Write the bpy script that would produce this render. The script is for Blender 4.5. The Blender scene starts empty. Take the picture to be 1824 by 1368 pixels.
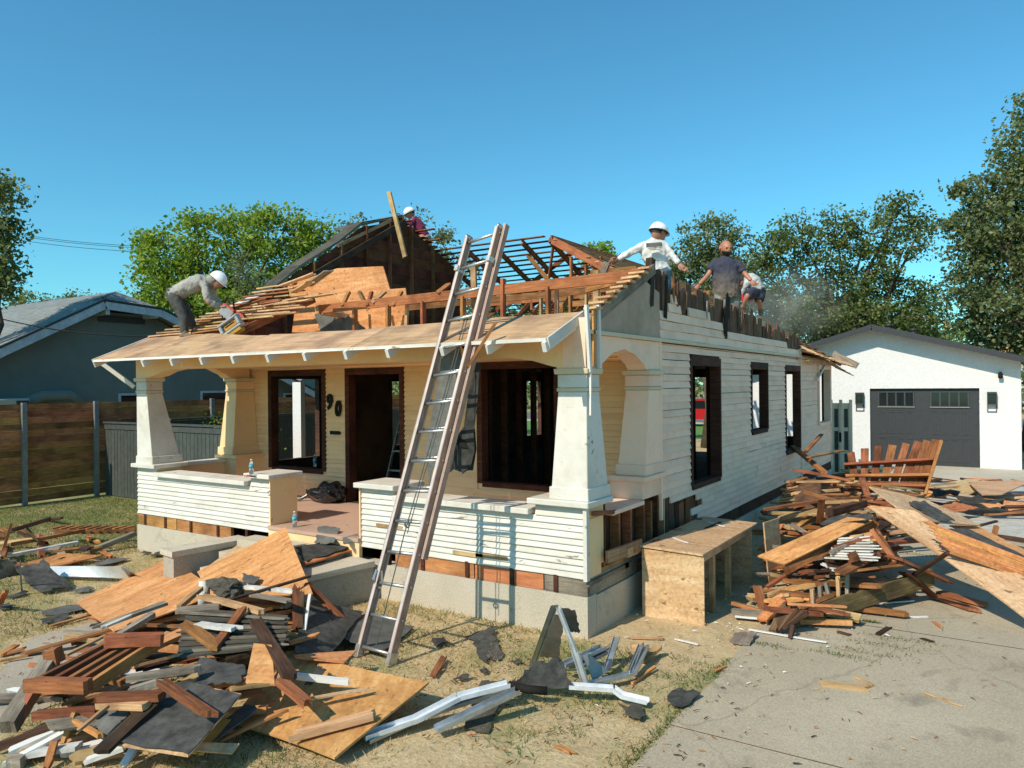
import bpy, bmesh, math, random
import numpy as np
from mathutils import Vector as V, Matrix as M
SC=bpy.context.scene; COL=SC.collection
rnd=random.Random(7); U=rnd.uniform
# ---------------- camera, sky, sun, exposure ----------------
FPX,YAW,PIT,ROL=1333.29,.5748,.0009,-.0095
CAM=V((3.5147,-6.802,2.6))
Fv=V((-math.sin(YAW)*math.cos(PIT),math.cos(YAW)*math.cos(PIT),math.sin(PIT)))
Rv=V((math.cos(YAW),math.sin(YAW),0)); Uv=Rv.cross(Fv)
R2=Rv*math.cos(ROL)+Uv*math.sin(ROL); U2=-Rv*math.sin(ROL)+Uv*math.cos(ROL)
cd=bpy.data.cameras.new('camera'); cam=bpy.data.objects.new('camera',cd); COL.objects.link(cam)
cd.sensor_width=36; cd.lens=36*FPX/1824; cd.clip_start=.1; cd.clip_end=3000
mw=M((R2,U2,-Fv)).transposed().to_4x4(); mw.translation=CAM; cam.matrix_world=mw; SC.camera=cam
SUN=V((-.2,-1.136,1)).normalized(); ELEV=math.asin(SUN.z); AZ=math.atan2(SUN.x,SUN.y)
W=bpy.data.worlds.new('World'); SC.world=W; W.use_nodes=True; nt=W.node_tree; nt.nodes.clear()
sky=nt.nodes.new('ShaderNodeTexSky'); sky.sky_type='NISHITA'; sky.sun_disc=False
sky.sun_elevation=ELEV; sky.sun_rotation=AZ; sky.air_density=1.1; sky.dust_density=.35; sky.ozone_density=2.2
mul=nt.nodes.new('ShaderNodeMix'); mul.data_type='RGBA'; mul.blend_type='MULTIPLY'; mul.inputs[0].default_value=1
mul.inputs[7].default_value=(.42,.98,1.07,1)
bg=nt.nodes.new('ShaderNodeBackground'); bg.inputs[1].default_value=.15
wo=nt.nodes.new('ShaderNodeOutputWorld')
nt.links.new(sky.outputs[0],mul.inputs[6]); nt.links.new(mul.outputs[2],bg.inputs[0]); nt.links.new(bg.outputs[0],wo.inputs[0])
sl=bpy.data.lights.new('sun','SUN'); sl.energy=4.9; sl.angle=math.radians(.5); sl.color=(1,.90,.74)
so=bpy.data.objects.new('sun',sl); COL.objects.link(so); so.rotation_euler=SUN.to_track_quat('Z','Y').to_euler()
SC.view_settings.view_transform='Standard'; SC.view_settings.look='None'; SC.view_settings.exposure=0.0; SC.view_settings.gamma=1
# ---------------- helpers: photo measurements to places ----------------
def ray(px,py): return Fv+R2*((px-912)/FPX)-U2*((py-684)/FPX)
def on(px,py,ax,v):
    d=ray(px,py); i='xyz'.index(ax); return CAM+d*((v-CAM[i])/d[i])
def G(px,py,z=0): return on(px,py,'z',z)
def at(px,py,f): return CAM+ray(px,py)*f
def onp(px,py,p0,n):
    d=ray(px,py); n=V(n); return CAM+d*(((V(p0)-CAM).dot(n))/d.dot(n))
# ---------------- materials ----------------
MAT={}
def newmat(name):
    m=bpy.data.materials.new(name); m.use_nodes=True; n=m.node_tree; b=n.nodes['Principled BSDF']; MAT[name]=m; return m,n,b
def nd(n,t,**k):
    x=n.nodes.new(t)
    for a,v in k.items():
        if a.startswith('i'): x.inputs[int(a[1:])].default_value=v
        else: setattr(x,a,v)
    return x
def c4(c): return (c[0],c[1],c[2],1)
def noise(n,co,scale,detail=5,rough=.6,stretch=None,dist=0):
    t=nd(n,'ShaderNodeTexNoise'); t.inputs['Scale'].default_value=scale; t.inputs['Detail'].default_value=detail
    t.inputs['Roughness'].default_value=rough; t.inputs['Distortion'].default_value=dist
    if stretch:
        mp=nd(n,'ShaderNodeMapping'); mp.inputs['Scale'].default_value=stretch; n.links.new(co,mp.inputs[0]); co=mp.outputs[0]
    n.links.new(co,t.inputs['Vector']); return t.outputs[0]
def ramp(n,fac,stops):
    r=nd(n,'ShaderNodeValToRGB'); e=r.color_ramp.elements
    while len(e)<len(stops): e.new(.5)
    for k,(p,c) in enumerate(stops): e[k].position=p; e[k].color=c4(c) if not isinstance(c,(int,float)) else (c,c,c,1)
    n.links.new(fac,r.inputs[0]); return r.outputs[0]
def mix(n,f,a,b,mode='MIX'):
    x=nd(n,'ShaderNodeMix',data_type='RGBA',blend_type=mode)
    for s,i in ((f,0),(a,6),(b,7)):
        if isinstance(s,(int,float)): x.inputs[i].default_value=s
        elif isinstance(s,tuple): x.inputs[i].default_value=c4(s)
        else: n.links.new(s,x.inputs[i])
    return x.outputs[2]
def bump(n,b,h,st=.3,d=.01):
    x=nd(n,'ShaderNodeBump'); x.inputs['Strength'].default_value=st; x.inputs['Distance'].default_value=d
    n.links.new(h,x.inputs['Height']); n.links.new(x.outputs[0],b.inputs['Normal'])
def coords(n,obj=True):
    t=nd(n,'ShaderNodeTexCoord'); 
    if not obj: return nd(n,'ShaderNodeNewGeometry').outputs['Position']
    oi=nd(n,'ShaderNodeObjectInfo'); cx=nd(n,'ShaderNodeVectorMath',operation='SCALE'); cx.inputs[0].default_value=(37,91,53)
    n.links.new(oi.outputs['Random'],cx.inputs['Scale']); a=nd(n,'ShaderNodeVectorMath',operation='ADD')
    n.links.new(t.outputs['Object'],a.inputs[0]); n.links.new(cx.outputs[0],a.inputs[1]); return a.outputs[0]
def vary(n,c,amt=.25,hue=.02):
    oi=nd(n,'ShaderNodeObjectInfo'); h=nd(n,'ShaderNodeHueSaturation'); 
    mr=nd(n,'ShaderNodeMapRange'); mr.inputs[3].default_value=1-amt; mr.inputs[4].default_value=1+amt
    n.links.new(oi.outputs['Random'],mr.inputs[0]); n.links.new(mr.outputs[0],h.inputs['Value'])
    m2=nd(n,'ShaderNodeMath',operation='MULTIPLY',i1=7.31); fr=nd(n,'ShaderNodeMath',operation='FRACT'); m3=nd(n,'ShaderNodeMapRange')
    m3.inputs[3].default_value=.5-hue; m3.inputs[4].default_value=.5+hue
    n.links.new(oi.outputs['Random'],m2.inputs[0]); n.links.new(m2.outputs[0],fr.inputs[0]); n.links.new(fr.outputs[0],m3.inputs[0]); n.links.new(m3.outputs[0],h.inputs['Hue'])
    n.links.new(c,h.inputs['Color']); return h.outputs[0]
def wood(name,a,b_,c,rough=.8,st=(1.2,16,16),amt=.28,hue=.015,dirt=None,bs=.5):
    m,n,b=newmat(name); co=coords(n)
    g=noise(n,co,3,7,.65,st,.4); col=ramp(n,g,[(.28,a),(.5,b_),(.72,c)])
    g2=noise(n,co,2.2,4,.6); col=mix(n,ramp(n,g2,[(.42,0.),(.68,.75)]),col,dirt or tuple(x*.45 for x in a))
    g3=noise(n,co,60,2,.5); col=mix(n,ramp(n,g3,[(.68,0.),(.74,.8)]),col,(.02,.015,.01))
    col=vary(n,col,amt,hue); n.links.new(col,b.inputs['Base Color']); b.inputs['Roughness'].default_value=rough
    b.inputs['Specular IOR Level'].default_value=.25
    bump(n,b,g,bs,.006); return m
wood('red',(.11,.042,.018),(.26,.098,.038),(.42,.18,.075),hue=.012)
wood('redlit',(.22,.078,.030),(.36,.135,.050),(.50,.22,.09),amt=.2,dirt=(.13,.045,.02))  # lit copy of the red wood, sunlight put into the lighter colour
wood('redfresh',(.38,.15,.05),(.52,.22,.08),(.66,.33,.14),amt=.25)
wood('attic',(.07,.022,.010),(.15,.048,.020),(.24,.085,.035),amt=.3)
ORD=['first','second','third','fourth','fifth','sixth','seventh','eighth','ninth','tenth','eleventh','twelfth','thirteenth']
wood('tan',(.32,.18,.08),(.50,.31,.15),(.64,.43,.24),amt=.22)
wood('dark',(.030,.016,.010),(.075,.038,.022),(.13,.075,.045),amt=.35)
wood('jamb',(.035,.014,.008),(.085,.032,.016),(.15,.06,.03),amt=.3)
wood('grey',(.15,.12,.09),(.28,.235,.18),(.42,.37,.29),amt=.25,dirt=(.08,.06,.045))
wood('sheath',(.07,.038,.02),(.15,.085,.045),(.24,.15,.085),amt=.35,dirt=(.02,.013,.01))
wood('barkwood',(.06,.04,.018),(.16,.11,.045),(.30,.21,.10),amt=.1)
wood('deck',(.36,.20,.10),(.54,.33,.18),(.68,.46,.28),st=(.5,11,11),amt=.05,hue=.004,dirt=(.20,.12,.08))
wood('fence_wood',(.26,.095,.03),(.46,.18,.06),(.62,.31,.11),amt=.4,hue=.02)
def ply(name,a,b_,c,amt=.12):
    m,n,b=newmat(name); co=coords(n)
    g=noise(n,co,1.6,8,.62,(.7,5,5),1.4); col=ramp(n,g,[(.3,a),(.5,b_),(.7,c)])
    v=nd(n,'ShaderNodeTexVoronoi'); v.inputs['Scale'].default_value=38; n.links.new(co,v.inputs['Vector'])
    bwn=nd(n,'ShaderNodeRGBToBW'); n.links.new(v.outputs['Color'],bwn.inputs[0]); col=mix(n,.22,col,bwn.outputs[0],'OVERLAY')
    g2=noise(n,co,1.3,5,.65); col=mix(n,ramp(n,g2,[(.5,0.),(.7,.55)]),col,tuple(x*.5 for x in a))
    g3=noise(n,co,7,4,.6,(1,2,2),.5); col=mix(n,ramp(n,g3,[(.63,0.),(.68,.75)]),col,(.13,.06,.025))
    col=vary(n,col,amt,.01); n.links.new(col,b.inputs['Base Color']); b.inputs['Roughness'].default_value=.75
    b.inputs['Specular IOR Level'].default_value=.25; bump(n,b,noise(n,co,30,4),.35,.006)
ply('ply',(.48,.20,.07),(.62,.29,.11),(.72,.40,.18))
ply('plylight',(.46,.27,.13),(.56,.37,.20),(.64,.46,.28))
ply('plytan',(.46,.26,.13),(.58,.36,.20),(.68,.46,.28))
ply('plyred',(.36,.13,.04),(.50,.20,.07),(.62,.30,.12))
def paint(name,c,grime=(.35,.30,.22),peel=(.24,.19,.13),pk=.66,rough=.6,gk=.5,amt=.04,bs=.25,world=False,pbias=.05):
    m,n,b=newmat(name); co=coords(n,not world)
    g=noise(n,co,1.7,7,.68); col=mix(n,ramp(n,g,[(gk,0.),(gk+.3,.55)]),c4(c)[:3],grime)
    s=noise(n,co,5,6,.7,(1,1,6)); col=mix(n,ramp(n,s,[(.6,0.),(.8,.45)]),col,grime)
    if pk<1:
        p=noise(n,co,4,9,.72,(.6,2.5,2.5),.6); col=mix(n,ramp(n,p,[(pk,0.),(pk+.012,1.)]),col,peel); p3=noise(n,co,14,6,.7,(.35,1.6,1.6),.3); col=mix(n,ramp(n,p3,[(pk+.03,0.),(pk+.045,.9)]),col,tuple(x*.75 for x in peel))
    p2=noise(n,co,45,3,.6); col=mix(n,ramp(n,p2,[(.70,0.),(.74,.7)]),col,peel)
    col=vary(n,col,amt,.003); n.links.new(col,b.inputs['Base Color']); b.inputs['Roughness'].default_value=rough
    b.inputs['Specular IOR Level'].default_value=.3; bump(n,b,noise(n,co,40,5,.6),bs,.004)
paint('white',(.66,.63,.57),pk=.632,gk=.44)
paint('whiteclean',(.68,.66,.62),pk=2,gk=.62)
paint('whitebounce',(.86,.58,.31),grime=(.58,.36,.18),pk=.67,gk=.48)  # porch copy of the off-white paint, warm bounce light put into its colour
paint('side',(.88,.62,.46),grime=(.52,.34,.23),pk=.655,gk=.46,amt=.06)  # copy of the white paint for the shaded side, warmed against the sky fill
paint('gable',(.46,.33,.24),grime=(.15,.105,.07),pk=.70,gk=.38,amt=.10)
paint('trim',(.62,.53,.37),grime=(.36,.28,.17),pk=.7)
paint('porchfloor',(.50,.33,.25),grime=(.30,.20,.15),pk=2,gk=.45,world=True)
def conc(name,a,b_,rough=.9,sc=1.0,crack=True,spots=.7):
    m,n,b=newmat(name); co=coords(n,False)
    g=noise(n,co,.9*sc,8,.65); col=mix(n,ramp(n,g,[(.3,0.),(.7,1.)]),a,b_)
    f=noise(n,co,70,3,.7); col=mix(n,.55,col,ramp(n,f,[(.3,.25),(.7,.75)]),'OVERLAY')
    st=noise(n,co,3.1*sc,6,.7,None,.8); col=mix(n,ramp(n,st,[(.56,0.),(.75,spots)]),col,tuple(x*.5 for x in a))
    if crack:
        v=nd(n,'ShaderNodeTexVoronoi',feature='DISTANCE_TO_EDGE'); v.inputs['Scale'].default_value=.30
        dn=nd(n,'ShaderNodeTexNoise'); dn.inputs['Scale'].default_value=2.5; n.links.new(co,dn.inputs['Vector'])
        ad=nd(n,'ShaderNodeVectorMath',operation='MULTIPLY_ADD'); ad.inputs[1].default_value=(.22,.22,.22); n.links.new(dn.outputs['Color'],ad.inputs[0]); n.links.new(co,ad.inputs[2])
        n.links.new(ad.outputs[0],v.inputs['Vector']); col=mix(n,ramp(n,v.outputs['Distance'],[(0,.28),(.0028,0.)]),col,(.07,.06,.045))
    n.links.new(col,b.inputs['Base Color']); b.inputs['Roughness'].default_value=rough; bump(n,b,mix(n,.5,f,g),.5,.006)
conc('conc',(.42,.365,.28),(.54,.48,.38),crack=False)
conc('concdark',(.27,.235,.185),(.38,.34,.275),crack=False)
conc('drive',(.33,.27,.185),(.45,.38,.27),sc=.6,spots=.8)
conc('walk',(.33,.28,.21),(.43,.37,.28))
conc('gravel',(.34,.32,.27),(.60,.57,.50),sc=5,crack=False)
conc('road',(.10,.10,.10),(.17,.17,.17),crack=False)
def simple(name,c,rough=.6,metal=0,amt=.0,nz=.25,nsc=8,spec=.4,bs=.15):
    m,n,b=newmat(name); co=coords(n); g=noise(n,co,nsc,6,.65)
    col=mix(n,ramp(n,g,[(.35,0.),(.7,1.)]),tuple(x*(1-nz) for x in c),tuple(min(1,x*(1+nz*.4)) for x in c))
    if amt: col=vary(n,col,amt,.004)
    n.links.new(col,b.inputs['Base Color']); b.inputs['Roughness'].default_value=rough; b.inputs['Metallic'].default_value=metal
    b.inputs['Specular IOR Level'].default_value=spec; bump(n,b,noise(n,co,nsc*6,4),bs,.004); return b
simple('felt',(.066,.064,.058),.95,amt=.3,nz=.6,nsc=9,bs=1.0)
simple('feltgrey',(.13,.13,.12),.9,amt=.3,nz=.4,nsc=6,bs=.7)
simple('feltbrown',(.085,.075,.055),.9,amt=.25,nz=.45,nsc=5,bs=.7)
simple('metal',(.52,.56,.58),.38,.75,amt=.15,nz=.35,nsc=6)
simple('metalwhite',(.74,.76,.78),.42,.3,amt=.08,nz=.2)
simple('alu',(.58,.57,.55),.42,.85,nz=.25,nsc=12)
simple('rail',(.42,.26,.20),.55,.1,nz=.3,nsc=7)
simple('railedge',(.62,.52,.47),.5,.35,nz=.2)
simple('black',(.018,.016,.014),.8,spec=.15)
simple('plastic_bag',(.012,.012,.013),.25,nz=.3,spec=.6)
simple('darkgreen',(.07,.078,.07),.6,amt=.12,nz=.3)
simple('teal',(.15,.18,.165),.85,amt=.0,nz=.12,nsc=2,bs=.3)
simple('paleshirt',(.50,.50,.50),.9,nz=.15)
simple('fasciablue',(.46,.50,.54),.6)
simple('garagewhite',(.72,.71,.70),.9,nz=.12,nsc=22,bs=1.0)
simple('charcoal',(.035,.038,.042),.55,amt=.05,nz=.15)
simple('charcoal2',(.05,.054,.058),.5,nz=.12)
paint('gatepaint',(.85,.70,.52),pk=2)
simple('soffit',(.42,.40,.34),.8,nz=.1)
simple('galv',(.30,.31,.31),.5,.5)
simple('rope',(.10,.10,.09),.9)
simple('skin',(.38,.19,.12),.6,nz=.1)
simple('skin2',(.44,.185,.11),.5,nz=.15)
simple('helmet',(.82,.83,.84),.3,nz=.04)
simple('greyshirt',(.36,.34,.31),.9,nz=.3,nsc=6)
simple('maroon',(.20,.022,.075),.9,nz=.35,nsc=6)
simple('whiteshirt',(.66,.65,.64),.9,nz=.16,nsc=9)
simple('navy',(.040,.042,.066),.9,nz=.5,nsc=5)
simple('pants',(.075,.072,.068),.9,nz=.35,nsc=9)
simple('jeans',(.10,.19,.26),.9,nz=.45,nsc=7)
simple('dirtyjeans',(.24,.26,.22),.9,nz=.5,nsc=5)
simple('khaki',(.36,.27,.18),.9,nz=.25)
simple('boot',(.20,.14,.09),.8)
simple('hair',(.02,.015,.012),.7)
simple('orange',(.65,.10,.03),.45); simple('yellow',(.46,.24,.03),.6); simple('redp',(.55,.02,.03),.4); simple('cyanlabel',(.05,.40,.55),.5)
simple('lightgreyplastic',(.35,.36,.37),.5); simple('redcar',(.42,.012,.015),.25,spec=.6,nz=.05)
simple('bark',(.11,.085,.06),.9,nz=.5,nsc=6); simple('rubber',(.02,.02,.02),.8)
simple('dustywhite',(.62,.60,.55),.9,nz=.3,amt=.1)
def glassm(name,c,rough=.05,tr=.0):
    m,n,b=newmat(name); b.inputs['Base Color'].default_value=c4(c); b.inputs['Roughness'].default_value=rough; b.inputs['Transmission Weight'].default_value=tr
glassm('glass',(.012,.016,.018)); glassm('clear',(.85,.93,.95),.05,.9)
# t-shirt with a dusty lower half
m,n,b=newmat('dustynavy'); t=nd(n,'ShaderNodeTexCoord'); sx=nd(n,'ShaderNodeSeparateXYZ'); n.links.new(t.outputs['Object'],sx.inputs[0]); g=noise(n,t.outputs['Object'],6,6,.7)
ma=nd(n,'ShaderNodeMath',operation='MULTIPLY_ADD',i1=.5); n.links.new(g,ma.inputs[0]); n.links.new(sx.outputs[2],ma.inputs[2]); mr=nd(n,'ShaderNodeMapRange'); mr.inputs[1].default_value=1.02; mr.inputs[2].default_value=1.42; n.links.new(ma.outputs[0],mr.inputs[0])
n.links.new(mix(n,ramp(n,mr.outputs[0],[(.0,.85),(1.0,0.)]),(.040,.042,.068),(.17,.135,.10)),b.inputs['Base Color']); b.inputs['Roughness'].default_value=.95
# shingles of the neighbour
m,n,b=newmat('shingle'); t=nd(n,'ShaderNodeTexCoord'); bt=nd(n,'ShaderNodeTexBrick'); bt.inputs['Scale'].default_value=1
bt.inputs['Brick Width'].default_value=.3; bt.inputs['Row Height'].default_value=.14; bt.inputs['Mortar Size'].default_value=.012
bt.inputs['Color1'].default_value=(.15,.165,.165,1); bt.inputs['Color2'].default_value=(.23,.245,.24,1); bt.inputs['Mortar'].default_value=(.04,.045,.045,1)
n.links.new(t.outputs['Object'],bt.inputs[0]); g=noise(n,t.outputs['Object'],3,6,.7)
n.links.new(mix(n,ramp(n,g,[(.3,0.),(.8,.5)]),bt.outputs[0],(.33,.34,.32)),b.inputs['Base Color']); b.inputs['Roughness'].default_value=.95; bump(n,b,bt.outputs['Fac'],-.4,.01)
# ground
m,n,b=newmat('ground'); co=coords(n,False)
g1=noise(n,co,.5,6,.65); g2=noise(n,co,2.3,7,.7); g3=noise(n,co,30,4,.7); g4=noise(n,co,9,5,.75)
col=mix(n,ramp(n,g2,[(.35,0.),(.65,1.)]),(.46,.33,.175),(.58,.45,.25))
col=mix(n,ramp(n,g4,[(.45,0.),(.7,.8)]),col,(.36,.27,.155))
gx=nd(n,'ShaderNodeSeparateXYZ'); n.links.new(co,gx.inputs[0])
lf=nd(n,'ShaderNodeMapRange'); lf.inputs[1].default_value=-8; lf.inputs[2].default_value=-11; n.links.new(gx.outputs[0],lf.inputs[0])
ad=nd(n,'ShaderNodeMath',operation='MULTIPLY_ADD',i1=.13); n.links.new(lf.outputs[0],ad.inputs[0]); n.links.new(g1,ad.inputs[2])
col=mix(n,ramp(n,ad.outputs[0],[(.50,0.),(.64,.85)]),col,(.15,.19,.05))
col=mix(n,.35,col,ramp(n,g3,[(.3,.2),(.7,.8)]),'OVERLAY'); n.links.new(col,b.inputs['Base Color']); b.inputs['Roughness'].default_value=1
bump(n,b,mix(n,.5,g3,g4),.9,.03)
def leafmat(name,a,b_,c):
    m=bpy.data.materials.new(name); m.use_nodes=True; MAT[name]=m; n=m.node_tree; b=n.nodes['Principled BSDF']
    ge=nd(n,'ShaderNodeNewGeometry'); col=ramp(n,ge.outputs['Random Per Island'],[(0,a),(.55,b_),(1,c)])
    n.links.new(col,b.inputs['Base Color']); b.inputs['Roughness'].default_value=.6; b.inputs['Specular IOR Level'].default_value=.25
    tr=nd(n,'ShaderNodeBsdfTranslucent'); n.links.new(mix(n,1.,col,(1.0,1.0,.45),'MULTIPLY'),tr.inputs[0]); ms=nd(n,'ShaderNodeMixShader',i0=.5)
    n.links.new(b.outputs[0],ms.inputs[1]); n.links.new(tr.outputs[0],ms.inputs[2]); n.links.new(ms.outputs[0],n.nodes['Material Output'].inputs[0])
leafmat('leafbright',(.14,.21,.03),(.27,.38,.055),(.42,.52,.12)); leafmat('leafdark',(.095,.13,.055),(.19,.235,.10),(.34,.37,.20))
leafmat('leafmid',(.075,.115,.035),(.16,.21,.065),(.29,.33,.13)); leafmat('leafpale',(.18,.21,.11),(.19,.22,.11),(.28,.29,.17))
leafmat('straw',(.40,.28,.13),(.56,.43,.22),(.70,.58,.35)); leafmat('grassgreen',(.045,.10,.015),(.09,.16,.03),(.17,.22,.06))
# ---------------- object helpers ----------------
CNT={}
def link(name,me,mat,parent=None,mtx=None):
    o=bpy.data.objects.new(name,me); COL.objects.link(o)
    if mat and not me.materials: me.materials.append(MAT[mat])
    if parent: 
        o.parent=parent
        if mtx is not None: o.matrix_basis=WM[parent.name].inverted()@mtx
        WM[o.name]=mtx.copy() if mtx is not None else WM[parent.name].copy()
    else:
        if mtx is not None: o.matrix_basis=mtx
        WM[o.name]=(mtx or M.Identity(4)).copy()
    return o
WM={}
def tag(o,label=None,cat=None,group=None,kind=None):
    if label:o['label']=label
    if cat:o['category']=cat
    if group:o['group']=group
    if kind:o['kind']=kind
    return o
def thing(name,label,cat,loc=(0,0,0),group=None):
    o=bpy.data.objects.new(name,None); COL.objects.link(o); o.empty_display_size=.2; o.location=loc
    WM[o.name]=M.Translation(V(loc)); return tag(o,label,cat,group)
def mesh(name,vs,fs,smooth=False):
    me=bpy.data.meshes.new(name); me.from_pydata([tuple(v) for v in vs],[],fs)
    if smooth: me.shade_smooth()
    me.update(); return me
BF=[(0,1,2,3),(7,6,5,4),(0,4,5,1),(1,5,6,2),(2,6,7,3),(3,7,4,0)]
def boxmesh(L,w,t,j=0.):
    vs=[]
    for (z) in (-t/2,t/2):
        for (x,y) in ((-L/2,-w/2),(-L/2,w/2),(L/2,w/2),(L/2,-w/2)):
            vs.append((x+U(-j,j)*1.5,y+U(-j,j),z+U(-j,j)*.4))
    return mesh('m',vs,BF)
def raggedboard(L,w,t,j):
    # board with splintered ends, slight bow and twist
    segs=5; bow=U(-1,1)*min(.02,.006*L); vs=[];fs=[]; n=8
    ring=[(-w/2,-t/2),(-w/6,-t/2),(w/6,-t/2),(w/2,-t/2),(w/2,t/2),(w/6,t/2),(-w/6,t/2),(-w/2,t/2)]
    sp=[rnd.random()<.55,rnd.random()<.55]; mx=min(.07,L*.12)
    def ends(s): 
        o=[U(-j,j)*(1.6 if s else .5) for _ in range(4)]
        if s: o[rnd.randrange(4)]+=U(.3,1)*mx; o[rnd.randrange(4)]-=U(.2,.8)*mx
        return o+[o[3-k]+U(-.006,.006) for k in range(4)]
    e0,e1=ends(sp[0]),ends(sp[1]); tw=U(-.06,.06)
    for i in range(segs+1):
        k=i/segs; x=(k-.5)*L; a=tw*(k-.5); nk=1-(U(0,.10) if 0<i<segs and rnd.random()<.3 else 0)
        for q,(y,z) in enumerate(ring):
            xx=x-(e0[q] if i==0 else 0)+(e1[q] if i==segs else 0); y=y*nk
            vs.append((xx,y*math.cos(a)-z*math.sin(a)+U(-1,1)*.0015,z*math.cos(a)+y*math.sin(a)+bow*math.sin(math.pi*k)))
    for i in range(segs):
        for q in range(n):
            r=(q+1)%n; fs.append((i*n+r,i*n+q,(i+1)*n+q,(i+1)*n+r))
    e=segs*n; fs+=[(0,1,6,7),(1,2,5,6),(2,3,4,5),(e+7,e+6,e+1,e),(e+6,e+5,e+2,e+1),(e+5,e+4,e+3,e+2)]
    me=mesh('m',vs,fs); bm=bmesh.new(); bm.from_mesh(me); bmesh.ops.recalc_face_normals(bm,faces=bm.faces[:]); bm.to_mesh(me); bm.free(); return me
def frame(p0,p1,roll=0,up=(0,0,1)):
    p0=V(p0);p1=V(p1); X=(p1-p0); L=X.length; X=X/L; u=V(up)
    if abs(X.dot(u))>.98: u=V((0,1,0)) 
    Y=u.cross(X).normalized(); Z=X.cross(Y); 
    if roll: 
        q=M.Rotation(roll,3,X); Y=q@Y; Z=q@Z
    m=M((X,Y,Z)).transposed().to_4x4(); m.translation=(p0+p1)/2; return m,L
def board(name,p0,p1,w,t,mat,parent=None,roll=0,j=0.,up=(0,0,1),rag=False):
    m,L=frame(p0,p1,roll,up); me=raggedboard(L,w,t,max(j,.01)) if rag else boxmesh(L,w,t,j)
    return link(name,me,mat,parent,m)
def box(name,lo,hi,mat,parent=None,bev=0):
    lo=V(lo);hi=V(hi);c=(lo+hi)/2;s=hi-lo; me=boxmesh(s.x,s.y,s.z)
    if bev:
        bm=bmesh.new(); bm.from_mesh(me); bmesh.ops.bevel(bm,geom=bm.edges[:],offset=bev,segments=1,affect='EDGES'); bm.to_mesh(me); bm.free()
    return link(name,me,mat,parent,M.Translation(c))
class MB:
    def __init__(s): s.v=[];s.f=[]
    def box(s,lo,hi):
        k=len(s.v); 
        for z in (lo[2],hi[2]):
            for x,y in ((lo[0],lo[1]),(lo[0],hi[1]),(hi[0],hi[1]),(hi[0],lo[1])): s.v.append((x,y,z))
        s.f+=[tuple(i+k for i in f) for f in BF]; return s
    def prism(s,poly,off):
        # poly: list of 3D points; off: extrusion vector
        k=len(s.v); n=len(poly); off=V(off); s.v+=[tuple(V(p)) for p in poly]+[tuple(V(p)+off) for p in poly]
        s.f+=[tuple(k+i for i in range(n)),tuple(k+n+i for i in reversed(range(n)))]+[(k+i,k+n+i,k+n+(i+1)%n,k+(i+1)%n) for i in range(n)]; return s
    def tube(s,pts,rad,seg=8,cap=True,flat=1.,fl=None):
        pts=[V(p) for p in pts]; n=len(pts); k=len(s.v)
        if not isinstance(rad,(list,tuple)): rad=[rad]*n
        Yp=None
        for i,p in enumerate(pts):
            d=(pts[min(i+1,n-1)]-pts[max(i-1,0)]).normalized()
            if Yp is None: Yp=d.orthogonal().normalized() if fl is None else (V(fl)-d*V(fl).dot(d)).normalized()
            Yp=(Yp-d*Yp.dot(d)).normalized(); Z=d.cross(Yp)
            for q in range(seg):
                a=2*math.pi*q/seg; s.v.append(tuple(p+Yp*math.cos(a)*rad[i]*flat+Z*math.sin(a)*rad[i]))
        for i in range(n-1):
            for q in range(seg):
                r=(q+1)%seg; s.f.append((k+i*seg+q,k+i*seg+r,k+(i+1)*seg+r,k+(i+1)*seg+q))
        if cap: s.f+=[tuple(k+q for q in reversed(range(seg))),tuple(k+(n-1)*seg+q for q in range(seg))]
        return s
    def build(s,name,mat,parent=None,smooth=False,fix=True):
        me=bpy.data.meshes.new(name); c=V((0,0,0))
        if parent: c=WM[parent.name].translation
        elif s.v: c=V(np.array(s.v).mean(0)); c.z=min(v[2] for v in s.v)
        me.from_pydata([tuple(V(v)-c) for v in s.v],[],s.f)
        if fix: 
            bm=bmesh.new(); bm.from_mesh(me); bmesh.ops.recalc_face_normals(bm,faces=bm.faces[:]); bm.to_mesh(me); bm.free()
        if smooth: me.shade_smooth()
        return link(name,me,mat,parent,M.Translation(c))
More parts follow.
